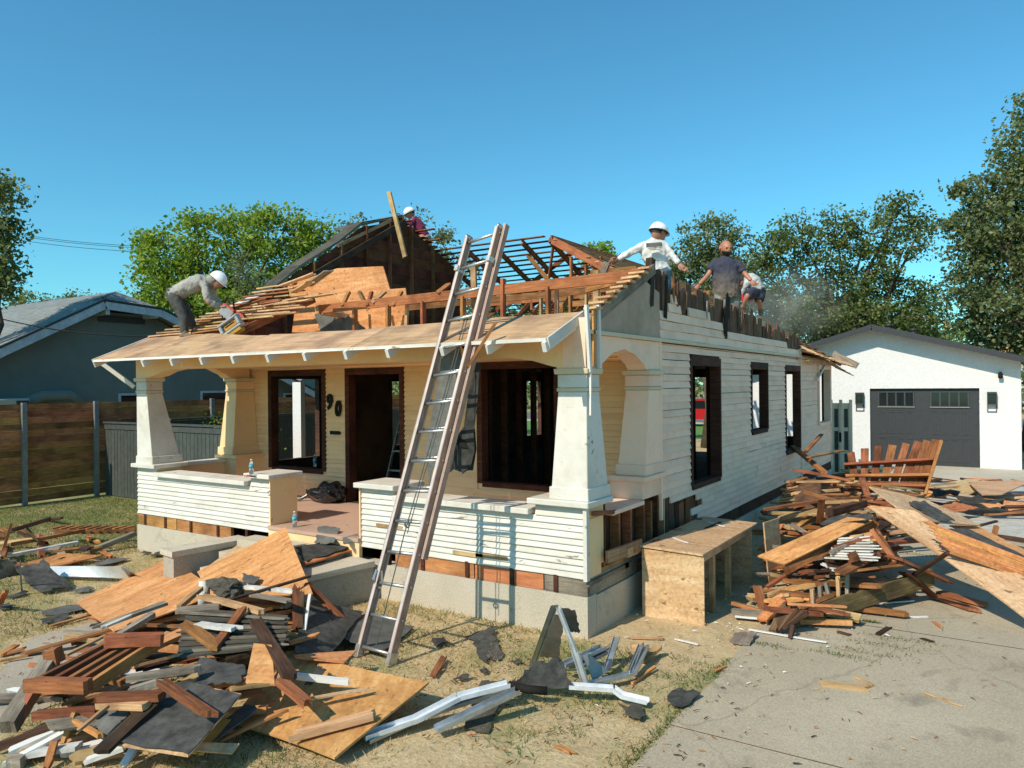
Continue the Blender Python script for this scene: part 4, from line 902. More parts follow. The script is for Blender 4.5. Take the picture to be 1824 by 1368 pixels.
far=thing('far_roof_house','white and reddish far house glimpsed over the right garage slope','house',at(1815,640,60).xy.to_3d()); c=at(1815,640,60); mb=MB(); mb.box((c.x-3,c.y,0),(c.x+8,c.y+6,c.z)); mb.build('wall','garagewhite',far); mb=MB(); mb.prism([(c.x-3.4,c.y-.3,c.z),(c.x+8.4,c.y-.3,c.z),(c.x+8.4,c.y+3,c.z+1),(c.x-3.4,c.y+3,c.z+1)],(0,0,.15)); mb.build('roof','redfresh',far)
# far tree belt and houses seen low through openings and at the horizon
P=[]
for k in range(60):
    x_=-95+k*2.4; c=np.array((x_,62+U(-3,3),U(1.5,3.4))); P.append(c+RG.normal(size=(260,3))*np.array((1.6,1.2,1.2)))
P=np.concatenate(P); P=P[P[:,2]>.1]; hb=thing('tmp','',''); 
o=leaves(P,.5,'leafdark','far_hedge',hb); bpy.data.objects.remove(hb); o.parent=None; o.matrix_basis=M.Identity(4); tag(o,'dark line of far vegetation across the street','hedge',kind='stuff')
# smoke of sawdust around the far worker
m=bpy.data.materials.new('dust'); m.use_nodes=True; n=m.node_tree; n.nodes.clear(); MAT['dust']=m
pv=nd(n,'ShaderNodeVolumePrincipled'); pv.inputs['Color'].default_value=(.93,.88,.74,1); tc=nd(n,'ShaderNodeTexCoord'); ln=nd(n,'ShaderNodeVectorMath',operation='LENGTH'); n.links.new(tc.outputs['Object'],ln.inputs[0])
fo=nd(n,'ShaderNodeMapRange'); fo.inputs[1].default_value=1; fo.inputs[2].default_value=.15; n.links.new(ln.outputs['Value'],fo.inputs[0])
nz=ramp(n,noise(n,tc.outputs['Object'],1.5,3,.5,None,.8),[(.38,0.),(.70,1.)]); mm=nd(n,'ShaderNodeMath',operation='MULTIPLY'); n.links.new(fo.outputs[0],mm.inputs[0]); n.links.new(nz,mm.inputs[1])
m2=nd(n,'ShaderNodeMath',operation='MULTIPLY',i1=.75); n.links.new(mm.outputs[0],m2.inputs[0]); n.links.new(m2.outputs[0],pv.inputs['Density']); ou=nd(n,'ShaderNodeOutputMaterial'); n.links.new(pv.outputs[0],ou.inputs['Volume'])
bm=bmesh.new(); bmesh.ops.create_icosphere(bm,subdivisions=3,radius=1); me=bpy.data.meshes.new('d'); bm.to_mesh(me); bm.free()
o=link('dust_cloud',me,'dust',None,M.Translation(at(1400,545,16.5))@M.Diagonal((1.35,1.2,1.0,1))); tag(o,'pale cloud of sawdust drifting right of the bent over worker','dust',kind='stuff')
# ---------------- grass blades ----------------
def blades(n,mat,name,label,fn,hh,ww):
    xy=fn(n); n=len(xy); z=RG.uniform(hh*.35,hh,n); a=RG.uniform(0,6.28,n); w=ww*RG.uniform(.5,1.3,n); lx=RG.normal(size=n)*z*.8; ly=RG.normal(size=n)*z*.8
    v=np.zeros((n,3,3)); v[:,0,:2]=xy+np.stack([np.cos(a)*w,np.sin(a)*w],1); v[:,1,:2]=xy-np.stack([np.cos(a)*w,np.sin(a)*w],1); v[:,2,0]=xy[:,0]+lx; v[:,2,1]=xy[:,1]+ly; v[:,2,2]=z; v[:,:2,2]=.004
    me=bpy.data.meshes.new(name); me.vertices.add(3*n); me.vertices.foreach_set('co',v.astype(np.float32).ravel()); me.loops.add(3*n); me.loops.foreach_set('vertex_index',np.arange(3*n,dtype=np.int32)); me.polygons.add(n)
    me.polygons.foreach_set('loop_start',np.arange(0,3*n,3,dtype=np.int32)); me.polygons.foreach_set('loop_total',np.full(n,3,np.int32)); me.update(calc_edges=True)
    tag(link(name,me,mat),label,'grass',kind='stuff')
def vn(xy,s,seed):   # cheap value noise
    r=np.random.default_rng(seed).uniform(size=(256,256)); p=xy*s+100; i=np.floor(p).astype(int); t=p-i; t=t*t*(3-2*t); g=lambda a,b:r[(i[:,0]+a)%256,(i[:,1]+b)%256]
    return (g(0,0)*(1-t[:,0])+g(1,0)*t[:,0])*(1-t[:,1])+(g(0,1)*(1-t[:,0])+g(1,1)*t[:,0])*t[:,1]
def lawn(n,green):
    x_=RG.uniform(-14.5,1.40,n); y_=RG.uniform(-4.8,3.0,n); xy=np.stack([x_,y_],1); ok=~((x_>-8.0)&(y_>-.02))&~((x_>-5.0)&(x_<-2.95)&(y_<-.6)&(x_<-2.95)&((y_>-3.4)|(x_<-3)))
    nn=vn(xy,1.1,3)*.6+vn(xy,3.7,4)*.4; d=np.where(x_<-8.2,.74,.40)
    if green: ok&=(nn+RG.uniform(-.08,.08,n)>(.90-d)) 
    else: ok&=(vn(xy,2.3,9)*.6+vn(xy,6,8)*.4>RG.uniform(.2,.62,n))
    return xy[ok]
blades(150000,'straw','dry_grass','dry straw coloured lawn blades in front of the house',lambda n:lawn(n,0),.055,.004)
blades(120000,'grassgreen','green_grass','green lawn patches, thickest by the left fences',lambda n:lawn(n,1),.07,.004)
def edge(n):
    y_=RG.uniform(-5,1.5,n); x_=1.42+RG.normal(size=n)*.03-.03; return np.stack([x_,y_],1)[vn(np.stack([x_,y_],1),1.6,12)>.45]
blades(2200,'grassgreen','edge_grass','grass tufts along the driveway edge',edge,.045,.004)
def crackw(n):
    P_=[]
    for px,py,r in ((1560,1150,.25),(1600,1140,.22),(1545,1165,.2),(1500,1170,.15),(1640,990,.2),(1550,1110,.06),(1360,1150,.15)):
        c=G(px,py); P_.append(np.array((c.x,c.y))+RG.normal(size=(n//7,2))*r*np.array((1,.25)))
    return np.concatenate(P_)
blades(1700,'grassgreen','crack_weeds','small weeds growing from the driveway joints',crackw,.04,.004)
#@@SPLIT debris
# ---------------- extension ladder ----------------
LD=thing('extension_ladder','long aluminium extension ladder leaning on the porch roof eave','ladder',(-1.45,-1.6,0))
base=[V((-1.66,-1.58,0)),V((-1.23,-1.60,0))]; top=[V((-1.31,-.21,4.20)),V((-.90,-.20,4.27))]
dirs=[(top[k]-base[k]).normalized() for k in (0,1)]; nrm=(base[1]-base[0]).cross(dirs[0]).normalized()
if nrm.y>0: nrm=-nrm
across=(base[1]-base[0]).normalized()
for k in (0,1):
    s=-1 if k==0 else 1; a=base[k];b_=top[k]
    board('side_rail',a+nrm*0,b_+nrm*0,.085,.022,'rail',LD,up=tuple(-across) if 0 else (across.x,across.y,across.z))
    for e in (-.04,.04): board('rail_flange',a+nrm*e-across*s*.014,b_+nrm*e-across*s*.014,.03,.006,'railedge',LD,up=tuple(nrm))
    # rear (fly) section rail
    f0=a+dirs[k]*1.0-nrm*.065+across*s*.034; f1=b_+dirs[k]*.06-nrm*.065+across*s*.034; board('fly_rail',f0,f1,.075,.02,'rail',LD,up=(across.x,across.y,across.z))
    board('rail_flange',f0+nrm*.034,f1+nrm*.034,.028,.006,'railedge',LD,up=tuple(nrm))
    mb=MB(); mb.tube([b_-dirs[k]*.01,b_+dirs[k]*.03],.045,8,True,.4,tuple(across)); mb.build('end_cap','alu',LD,True)
    board('foot',a+V((0,0,.0)),a+dirs[k]*.12,.10,.04,'alu',LD,up=tuple(across))
Ln=(top[0]-base[0]).length; n_=15
for i in range(n_):
    q=(.10+i*.305)/Ln
    if q>1: break
    a=base[0].lerp(top[0],q);b_=base[1].lerp(top[1],q); mb=MB(); mb.tube([a,b_],.017,8); mb.build('rung','alu',LD,True)
    if q>.3: mb=MB(); mb.tube([a-nrm*.065+dirs[0]*.05-across*.03,b_-nrm*.065+dirs[0]*.05+across*.03],.015,6); mb.build('fly_rung','alu',LD,True)
for k in (0,1):
    p=base[k].lerp(top[k],.915); board('guide_bracket',p-dirs[k]*.03,p+dirs[k]*.03,.13,.045,'alu',LD,up=tuple(across))
    for i in range(n_): 
        q=(.10+i*.305)/Ln; p=base[k].lerp(top[k],q)+across*(.013 if k else -.013)
        if k: mb=MB(); mb.tube([p,p+across*.006],.011,6); mb.build('rivet','alu',LD)
rp=[top[0].lerp(top[1],.55)-dirs[0]*.9-nrm*.03,base[0].lerp(top[1],.52)-nrm*.02,base[0].lerp(base[1],.5).lerp(top[0].lerp(top[1],.5),.27)+nrm*.03,base[0].lerp(base[1],.45)+dirs[0]*.1]
mb=MB(); mb.tube(rp,.006,5); mb.tube([p+across*.04+V((0,0,.01)) for p in rp[:3]],.005,5); mb.build('rope','rope',LD)
c=base[0].lerp(base[1],.5).lerp(top[0].lerp(top[1],.5),.29)+nrm*.025; mb=MB(); mb.tube([c+across*.03*math.cos(t)+V((0,0,.025))*math.sin(t) for t in [k*.7 for k in range(10)]],.009,5); mb.build('rope_knot','rope',LD)
c=base[0].lerp(top[0],.165)+nrm*.02; mb=MB(); mb.tube([c+V((0,0,.10)),c+nrm*.05,c-V((0,0,.07)),c+across*.05-V((0,0,.07))],.012,6); mb.tube([c+across*.07-V((0,0,.02)),c+across*.07+V((0,0,.1))],.01,6); mb.build('rung_lock','alu',LD)
# strips of felt and a long stick hanging from the eave behind the ladder
def hang(px,py,pts,mat,label,y,name='roofing_felt'):
    P=[on(a,b,'y',y+U(-.02,.02)) for a,b in pts]; mb=MB(); mb.prism(P,(0,.008,0)); o=mb.build(name,mat); return tag(o,label,'roofing felt')
hang(0,0,[(836,650),(856,645),(850,720),(843,770),(846,800),(838,832),(824,842),(808,836),(800,842),(797,800),(826,760),(834,700)],'felt','ragged black felt sheet hanging down behind the ladder, right hand strip',-.32)
hang(0,0,[(822,618),(842,640),(846,610),(850,600),(838,596)],'felt','small curled black felt flap under the eave behind the ladder',-.55)
hang(0,0,[(786,640),(816,600),(824,650),(812,740),(800,820),(768,838),(765,870),(758,800),(772,720)],'feltgrey','dull grey felt sheet hanging behind the ladder, left hand strip',-.30)
hang(0,0,[(834,700),(846,770),(848,800),(842,838),(832,838),(822,845),(836,822),(830,780)],'felt','torn black felt tail with a hooked end beside the ladder',-.28)
hang(0,0,[(797,765),(828,786),(834,800),(820,795),(796,780)],'black','narrow black strap crossing the hanging felt',-.34)
o=board('plank',on(882,576,'y',-.66),on(832,655,'y',-.8),.035,.03,'red',None,0,.01,rag=True); tag(o,'thin dark red stick slanting off the eave right of the ladder','plank')
o=felt(708,611,.23,'feltgrey','grey felt scrap hooked over the porch eave left of the ladder',z=3.10,asp=.45,ang=.1); 
# upright plank at the ridge
o=board('plank',on(722,458,'y',5.6),on(693,342,'y',5.6),.10,.05,'tan',None,0,.02,rag=True,up=(0,1,0)); tag(o,'tall weathered plank standing upright at the left roof peak','plank')
# plywood sheets leaning inside the attic
def ply_at(q,y,mat,label,dy=0): 
    P=[on(a,b,'y',y+(dy if k>1 else 0)) for k,(a,b) in enumerate(q)]; mb=MB(); mb.prism(P,(0,.018,0)); return tag(mb.build('plywood_sheet',mat),label,'plywood')
ply_at([(512,508),(600,478),(682,474),(697,524),(668,560),(640,592),(520,592),(524,560)],2.75,'ply','big orange plywood sheet leaning inside the left half of the attic')
ply_at([(640,519),(722,513),(728,560),(712,596),(608,598),(630,560)],2.55,'ply','second orange plywood sheet overlapping the big one beside the posts')
ply_at([(560,560),(600,548),(650,585),(640,600),(575,600)],2.4,'feltgrey','crumpled grey felt heap under the leaning plywood in the attic')
# ---------------- plywood bench box by the corner ----------------
B=thing('plywood_box','open fronted plywood box bench on the ground beside the house corner','bench',(.5,2,0))
bz=.76; bx0,bx1,by0,by1=.16,.86,1.02,3.12
box('end_panel',(bx0,by0,.0),(bx1+.01,by0+.018,bz-.01),'plylight',B)
slab('top_panel',[(bx0-.02,by0-.02,bz+.02),(bx1+.01,by0-.02,bz),(bx1+.02,by1,bz),(bx0-.02,by1,bz+.02)],.02,'plytan',B,.004)
box('end_panel',(bx0,by1-.22,0),(bx1,by1-.20,bz-.015),'plytan',B)
box('middle_panel',(bx0+.02,2.05,0),(bx1-.3,2.07,bz-.02),'plytan',B)
box('back_panel',(bx0,by0+.02,0),(bx0+.015,by1-.25,bz-.02),'plytan',B)
for y in (1.5,2.1,): box('leg',(bx1-.10,y,0),(bx1-.05,y+.09,bz-.02),'tan',B)
box('edge_rail',(bx1-.04,by0+.02,bz-.085),(bx1-.005,by1-.23,bz-.012),'tan',B)
for k in range(3): o=plank((1160+k*38,965-k*20,bz+.03),(1178+k*36,960-k*18,bz+.035),.06,.008,'redlit',['curled bark like splinter on the near end of the plywood box','brown wood chip on the middle of the plywood box','thin splinter near the far end of the plywood box'][k])
for k,(a,b_,mt,lb) in enumerate([((1200,958),(1222,966),'whiteclean','small white paint flake stick on the plywood box top'),((1258,940),(1283,930),'dark','dark bent splinter on the plywood box top'),((1262,930),(1290,938),'whiteclean','pale chip at the far end of the plywood box top')]): plank(a+(bz+.03,),b_+(bz+.03,),.025,.01,mt,lb)
tag(box('plank',(.10,.72,.70),(.13,1.10,.80),'tan'),'short pale board bridging the porch stud wall and the plywood box','plank')
tag(board('plank',(.05,.35,.77),(.14,1.05,.79),.03,.13,'tan',None),'end of a pale board poking out between porch wall and plywood box','plank')
tag(slab('plywood_sheet',[(1.02,3.1,.0),(1.10,3.55,0),(1.04,3.55,.78),(.96,3.1,.78)],.018,'plytan'),'narrow upright plywood piece just beyond the plywood box','plywood')
# ---------------- loose things on the porch ----------------
def bottle(p,label,g=None):
    T=thing('water_bottle',label,'bottle',p,g); p=V(p); mb=MB(); mb.tube([p+V((0,0,z)) for z in (0,.01,.08,.09,.15,.175,.19)],[.028,.032,.032,.030,.031,.018,.012],12); mb.build('bottle','clear',T,True)
    mb=MB(); mb.tube([p+V((0,0,.085)),p+V((0,0,.135))],.0335,12); mb.build('label','cyanlabel',T,True); mb=MB(); mb.tube([p+V((0,0,.19)),p+V((0,0,.208))],.015,10); mb.build('cap','whiteclean',T,True)
bottle(tuple(on(448,845,'z',1.402)),'water bottle with blue label standing on the left pedestal cap'); bottle(tuple(on(525,938,'z',.707)),'water bottle with blue label standing on the porch floor'); bottle((-6.5,2.3,1.2),'clear water bottle on the sill inside the left porch window')
T=thing('pliers','red handled pliers lying on the left pedestal cap','pliers',on(450,848,'z',1.402)); c=on(447,848,'z',1.412)
for s in (-1,1): mb=MB(); mb.tube([c+V((0,0,0)),c+V((-.05,s*.03,0)),c+V((-.11,s*.022,0))],.009,6); mb.build('handle','redp',T,True)
mb=MB(); mb.tube([c,c+V((.05,.0,0)),c+V((.09,0,0))],[.014,.012,.004],6); mb.build('jaw','black',T)
T=thing('trash_bag','crumpled black plastic bag on the porch floor beside the doorway','bag',on(580,895,'z',.707)); c=on(585,893,'z',.707)
bm=bmesh.new(); bmesh.ops.create_icosphere(bm,subdivisions=4,radius=1)
from mathutils import noise as mn
for v in bm.verts:
    p=v.co.copy(); d=1+.35*mn.noise(p*1.7)+.22*abs(mn.noise(p*4.1)); v.co=V((p.x*.36*d,p.y*.24*d,max(0,(p.z*.5+.38))*.34*d*(1-.35*max(0,-p.x))))
me=bpy.data.meshes.new('b'); bm.to_mesh(me); bm.free(); link('bag_body',me,'plastic_bag',T,M.Translation(c))
P=[c+V((-.30,-.05,.18)),c+V((-.45,-.22,.0)),c+V((-.52,-.24,.01)),c+V((-.35,-.1,.1))]; mb=MB(); mb.prism(P,(.02,.06,.02)); mb.build('bag_tail','plastic_bag',T)
for k,(px,py) in enumerate([(409,938),(435,935)]):
    c=G(px,py,.56); T=thing('work_glove',['left of two dark lumps on the concrete cheek wall','right of two dark lumps on the concrete cheek wall'][k],'glove',c); mb=MB(); mb.tube([c+V((-.08,0,.03)),c+V((-.03,0,.045)),c+V((.05,0,.04)),c+V((.085,0,.02))],[.02,.045,.042,.02],8); mb.build('cuff','black',T,True)
    mb=MB(); mb.tube([c+V((-.05,-.03,.05)),c+V((.03,-.02,.075)),c+V((.07,-.01,.06))],[.015,.025,.012],6); mb.build('palm','felt',T,True)
T=thing('step_ladder','dim aluminium step ladder standing inside the doorway','ladder',(-4.9,2.9,.69))
for x0,x1,y0,y1 in ((-5.2,-5.05,2.6,3.0),(-4.8,-4.9,2.6,3.0),(-5.2,-5.0,3.6,3.05),(-4.8,-4.9,3.6,3.05)): board('leg',(x0,y0,.69),(x1,y1,2.3),.05,.025,'alu',T,up=(1,0,0))
for k in range(5): q=k/5+.1; board('step',(-5.2+.15*q,2.6+.4*q,.69+1.6*q),(-4.8-.1*q,2.6+.4*q,.69+1.6*q),.08,.02,'alu',T)
T=thing('extension_pole','pale metal pole leaning inside the left porch window','pole',(-6.3,2.6,.7)); board('pole',(-6.15,2.5,.7),(-6.45,2.9,2.75),.035,.03,'alu',T)
# ---------------- power tool case on the roof ----------------
T=thing('work_light','grey and yellow tool case tilted on the roof beside the sawing worker','tool case',on(410,603,'z',3.42)); c=onp(411,592,(0,-.6,3.05),(0,-.42,1))+V((0,0,.10))
mt_=M.Translation(c)@M.Rotation(.25,4,'Z')@M.Rotation(-.5,4,'Y')
def tp(name,lo,hi,mat): lo=V(lo);hi=V(hi); o=link(name,boxmesh(*(hi-lo)),mat,T,mt_@M.Translation((lo+hi)/2)); md=o.modifiers.new('b','BEVEL'); md.width=.01; return o
tp('case_frame',(-.19,-.05,.06),(.19,.05,.10),'lightgreyplastic'); tp('case_frame',(-.19,-.05,-.06),(-.14,.05,.06),'lightgreyplastic'); tp('case_frame',(.14,-.05,-.06),(.19,.05,.06),'lightgreyplastic'); tp('case_frame',(-.19,-.05,-.10),(.19,.05,-.06),'lightgreyplastic')
tp('yellow_panel',(-.11,-.04,-.16),(.16,.07,-.10),'yellow'); tp('inner_block',(-.12,-.02,-.05),(.12,.04,.03),'yellow'); tp('handle',(-.1,-.03,.0),(.1,-.01,.02),'black')
# ---------------- people ----------------
def skin(name,verts,edges,mat,parent,sub=2,sq=None):
    base_=WM[parent.name].translation; me=bpy.data.meshes.new(name); me.from_pydata([tuple(V(v[:3])-base_) for v in verts],edges,[]); o=link(name,me,mat,parent,M.Translation(base_))
    m_=o.modifiers.new('s','SKIN'); m_.use_smooth_shade=True; sv=me.skin_vertices[0].data
    for i,v in enumerate(verts): r=v[3]; sv[i].radius=(r,r) if isinstance(r,(int,float)) else r
    sv[0].use_root=True; s2=o.modifiers.new('u','SUBSURF'); s2.levels=sub; s2.render_levels=sub
    dg=bpy.context.evaluated_depsgraph_get(); bpy.context.view_layer.update(); nm=bpy.data.meshes.new_from_object(o.evaluated_get(dg)); o.modifiers.clear(); old=o.data; o.data=nm; nm.shade_smooth()
    if not nm.materials: nm.materials.append(MAT[mat])
    return o
def limb(mb,pts,rads,seg=10): # smooth tapered limb through joints
    P=[];Rr=[]
    for i in range(len(pts)-1):
        for t in (0,.25,.5,.75): P.append(V(pts[i]).lerp(V(pts[i+1]),t)); Rr.append(rads[i]*(1-t)+rads[i+1]*t+(.006*math.sin(t*math.pi)))
    P.append(V(pts[-1])); Rr.append(rads[-1])
    # round the joints
    for _ in range(2): P=[P[0]]+[(P[i-1]+P[i]*2+P[i+1])/4 for i in range(1,len(P)-1)]+[P[-1]]
    mb.tube(P,Rr,seg)
def hand(T,w,d,mat,curl=.5,side=V((0,0,1)),s=1.):
    d=V(d).normalized(); side=(V(side)-d*V(side).dot(d)).normalized(); pn=d.cross(side); mb=MB(); w=V(w)
    mb.tube([w,w+d*.03*s,w+d*.07*s,w+d*.095*s],[.026*s,.036*s,.042*s,.036*s],8,True,.5,tuple(pn))
    for k,(o_,l) in enumerate(((-.030,.070),(-.010,.080),(.010,.076),(.028,.060))):
        a=w+d*.085*s+side*o_*s; b_=a+(d*math.cos(curl)+pn*math.sin(curl))*l*.45*s; c=b_+(d*math.cos(curl*2.2)+pn*math.sin(curl*2.2))*l*.35*s; e=c+(d*math.cos(curl*3)+pn*math.sin(curl*3))*l*.22*s
        mb.tube([a,b_,c,e],[.0105*s,.0095*s,.0085*s,.006*s],6)
    a=w+d*.02*s-side*.03*s; mb.tube([a,a+(d*.6-side*.5+pn*.3)*.05*s,a+(d*1.1-side*.5+pn*.6)*.07*s],[.015*s,.012*s,.008*s],6); mb.build('hand',mat,T,True)
def head(T,c,face,upv,mat,r=.108,helmet=True,hair='hair',beard=False,neck=None,brimturn=0):
    face=V(face).normalized(); upv=V(upv); upv=(upv-face*upv.dot(face)).normalized(); sd=face.cross(upv); m_=M((sd,face,upv)).transposed().to_4x4(); m_.translation=V(c)
    bm=bmesh.new(); bmesh.ops.create_uvsphere(bm,u_segments=24,v_segments=18,radius=1)
    for v in bm.verts:
        x,y,z=v.co; w=1-.28*max(0,-z)**1.2; yy=y*1.12; 
        if z<0 and y>0: yy+=.10*(-z)           # jaw
        if y>0: 
            nx=math.exp(-(x/.16)**2); yy+=.26*nx*math.exp(-((z+.12)/.17)**2)      # nose
            yy-=.10*(math.exp(-((abs(x)-.36)/.15)**2))*math.exp(-((z-.08)/.11)**2)   # eye sockets
            yy+=.06*math.exp(-((z-.22)/.08)**2)*math.exp(-(x/.6)**2); yy+=.05*nx*math.exp(-((z+.48)/.05)**2); yy-=.05*math.exp(-(x/.3)**2)*math.exp(-((z+.55)/.03)**2)
        v.co=V((x*.80*w,yy,z*1.22 if z<0 else z*1.1))*r
    me=bpy.data.meshes.new('h'); bm.to_mesh(me); bm.free(); me.shade_smooth(); link('head',me,mat,T,m_)
    mb=MB(); 
    for s in (-1,1):
        mb=MB(); e=[m_@(V((s*.80,-.05+.09*math.cos(t),-.02+.2*math.sin(t)))*r) for t in [k*1.05 for k in range(7)]]; mb.tube(e,.022*r/.108*.8,5,False); mb.tube([m_@(V((s*.78,-.05,-.15))*r),m_@(V((s*.82,-.05,.12))*r)],.012,5)
        mb.build('ear',mat,T,True)
    mb=MB()
    for s in (-1,1):
        mb=MB(); mb.tube([m_@(V((s*.20,1.02,.10))*r),m_@(V((s*.40,.95,.10))*r)],.0065,6); mb.build('eye','hair',T)
        mb=MB(); mb.tube([m_@(V((s*.14,1.10,.25))*r),m_@(V((s*.46,1.0,.23))*r)],.0045,5); mb.build('eyebrow','hair',T)
    mb=MB(); mb.tube([m_@(V((-.2,1.17,-.50))*r),m_@(V((.2,1.17,-.50))*r)],.005,5); mb.build('mouth','hair',T)
    if hair:
        bm=bmesh.new(); bmesh.ops.create_uvsphere(bm,u_segments=20,v_segments=14,radius=1)
        bmesh.ops.delete(bm,geom=[v for v in bm.verts if v.co.z<(.25 if v.co.y>.1 else -.35)],context='VERTS')
        for v in bm.verts: v.co=V((v.co.x*.86,v.co.y*1.15-.03,v.co.z*1.14))*r
        me=bpy.data.meshes.new('h'); bm.to_mesh(me); bm.free(); me.shade_smooth(); link('hair',me,hair,T,m_)
    if beard:
        bm=bmesh.new(); bmesh.ops.create_uvsphere(bm,u_segments=20,v_segments=14,radius=1)
        bmesh.ops.delete(bm,geom=[v for v in bm.verts if v.co.z>-.22 or v.co.y<.0],context='VERTS')
        for v in bm.verts: x,y,z=v.co; w=1-.28*max(0,-z)**1.2; v.co=V((x*.86*w,y*1.2+.13*(-z),z*1.30))*r
        me=bpy.data.meshes.new('h'); bm.to_mesh(me); bm.free(); me.shade_smooth(); link('beard',me,'hair',T,m_)
    if helmet:
        bm=bmesh.new(); bmesh.ops.create_uvsphere(bm,u_segments=32,v_segments=20,radius=1); bmesh.ops.delete(bm,geom=[v for v in bm.verts if v.co.z<-.01],context='VERTS')
        for v in bm.verts:
            x,y,z=v.co; k=1+(.05 if abs(x)<.14 and z>.3 else 0); v.co=V((x*1.16,y*1.36,z*1.18*k+.26))*r
        me=bpy.data.meshes.new('h'); bm.to_mesh(me); bm.free(); me.shade_smooth(); hm=link('hard_hat',me,'helmet',T,m_); hm.modifiers.new('s','SOLIDIFY').thickness=.004
        n_=28; vs=[];fs=[]
        for q in range(n_):
            t=2*math.pi*q/n_; ex=.12+.34*max(0,math.sin(t))**2
            vs+= [V((math.cos(t)*1.14,math.sin(t)*1.34,.27))*r,V((math.cos(t)*(1.14+.12),math.sin(t)*(1.34+ex),.22-.10*max(0,math.sin(t))))*r]
        for q in range(n_): a=2*q;b_=(2*q+2)%(2*n_); fs.append((a,a+1,b_+1,b_))
        me=mesh('b',vs,fs,True); br=link('hat_brim',me,'helmet',T,m_); br.modifiers.new('s','SOLIDIFY').thickness=.004
        mb=MB(); mb.tube([m_@(V((math.cos(t)*1.0,math.sin(t)*1.2,.24))*r) for t in [k*math.pi/8 for k in range(17)]],.02,5,False); mb.build('hat_band','charcoal',T)
    return m_
def person(label,f,J,shirt,pants,skn='skin',sleeve='long',tw=.165,td=.11,arms=(.052,.042,.030),legs=(.092,.068,.05),boot='boot',helmet=True,hair='hair',beard=False,face=None,up=(0,0,1),hr=.108,short=False,loc=None,tilt=None,belly=0,curl=.5,hood=False):
    g=lambda k:at(J[k][0],J[k][1],f+(J[k][2] if len(J[k])>2 else 0)); pl_=g('pelvis'); 
    foot=g('lfoot'); T=thing('person',label,'person',(pl_.x,pl_.y,min(g('lfoot').z,g('rfoot').z)))
    ch=g('chest'); nk=g('neck'); hd=g('head'); ls,rs=g('lsh'),g('rsh'); sd=(rs-ls).normalized()
    lh,rh=g('lhip'),g('rhip'); mid=pl_.lerp(ch,.5)
    # continuous body (skin)
    vb=[tuple(pl_)+(.10,),tuple(mid)+(.11,),tuple(ch)+(.12,),tuple(nk)+(.055,),tuple(nk.lerp(hd,.55))+(.052,)]; eb=[(0,1),(1,2),(2,3),(3,4)]
    def chain(i0,ks,rs_):
        pr=i0
        for k,r_ in zip(ks,rs_): vb.append(tuple(g(k))+(r_,)); eb.append((pr,len(vb)-1)); pr=len(vb)-1
    for s in 'lr': chain(2,[s+'sh',s+'el',s+'wr'],[.05,arms[1]*.86,arms[2]*.86]); chain(0,[s+'hip',s+'kn',s+'an'],[.075,.055,.04])
    skin('body',vb,eb,skn,T)
    # shirt
    w=tw; vs=[tuple(pl_.lerp(ch,.02))+((w*.88,td*1.05+belly),),tuple(mid)+((w*.92,td*1.08+belly*1.2),),tuple(ch)+((w*1.02,td*1.08),),tuple(nk.lerp(ch,.22))+((w*.52,td*.75),)]; es=[(0,1),(1,2),(2,3)]
    mb=MB(); fl=tuple(sd)
    P=[pl_.lerp(ch,-.12 if sleeve=='long' else -.32),pl_.lerp(ch,.12),mid,pl_.lerp(ch,.78),ch.lerp(nk,.25),ch.lerp(nk,.62),ch.lerp(nk,.86),nk.lerp(hd,.16)]
    W_=[w*.93,w*.94+belly*.5,w*.95+belly*.6,w*1.06,w*1.10,w*.98,w*.62,.062]; D_=[td*1.0+belly*.8,td*1.02+belly,td*1.04+belly,td*1.1+belly*.3,td*1.08,td*.92,td*.66,.060]
    n0=len(mb.v); seg=20; 
    for i,p in enumerate(P):
        d=(P[min(i+1,len(P)-1)]-P[max(i-1,0)]).normalized(); X=(sd-d*sd.dot(d)).normalized(); Z=d.cross(X)
        for q in range(seg):
            t=2*math.pi*q/seg; cx_,cz_=math.cos(t),math.sin(t); sq=abs(cx_)**.8*(1 if cx_>0 else -1); wr=1+.05*mn.noise(V((cx_*2,i*1.3,cz_*2+f)))
            mb.v.append(tuple(p+X*sq*W_[i]*wr+Z*cz_*D_[i]*wr))
    for i in range(len(P)-1):
        for q in range(seg): r_=(q+1)%seg; mb.f.append((n0+i*seg+q,n0+i*seg+r_,n0+(i+1)*seg+r_,n0+(i+1)*seg+q))
    mb.f+=[tuple(n0+q for q in reversed(range(seg))),tuple(n0+(len(P)-1)*seg+q for q in range(seg))]
    for s in 'lr':
        S=g(s+'sh'); E=g(s+'el'); Wr=g(s+'wr'); inn=S.lerp(ch.lerp(nk,.4),.45)
        if sleeve=='long': limb(mb,[inn,S,E,Wr],[.075,arms[0]*1.22,arms[1]*1.18,arms[2]*1.25],12)
        else: limb(mb,[inn,S,S.lerp(E,.72)],[.085,arms[0]*1.35,arms[0]*1.25],12)
    st_=mb.build('shirt',shirt,T,True); sb=st_.modifiers.new('r','REMESH'); sb.mode='VOXEL'; sb.voxel_size=.016; sb.use_smooth_shade=True
    cl=bpy.data.textures.get('wr') or bpy.data.textures.new('wr','CLOUDS'); cl.noise_scale=.075; dm=st_.modifiers.new('d','DISPLACE'); dm.texture=cl; dm.strength=.045; dm.mid_level=.55
    # trousers
    mb=MB(); hipw=(lh-rh).length; 
    PP=[pl_.lerp(ch,.10),pl_,pl_.lerp(lh.lerp(rh,.5),.9)-(ch-pl_).normalized()*.05]
    mb.tube(PP,[.125,.135,.12],16,True,1.22,tuple(sd))
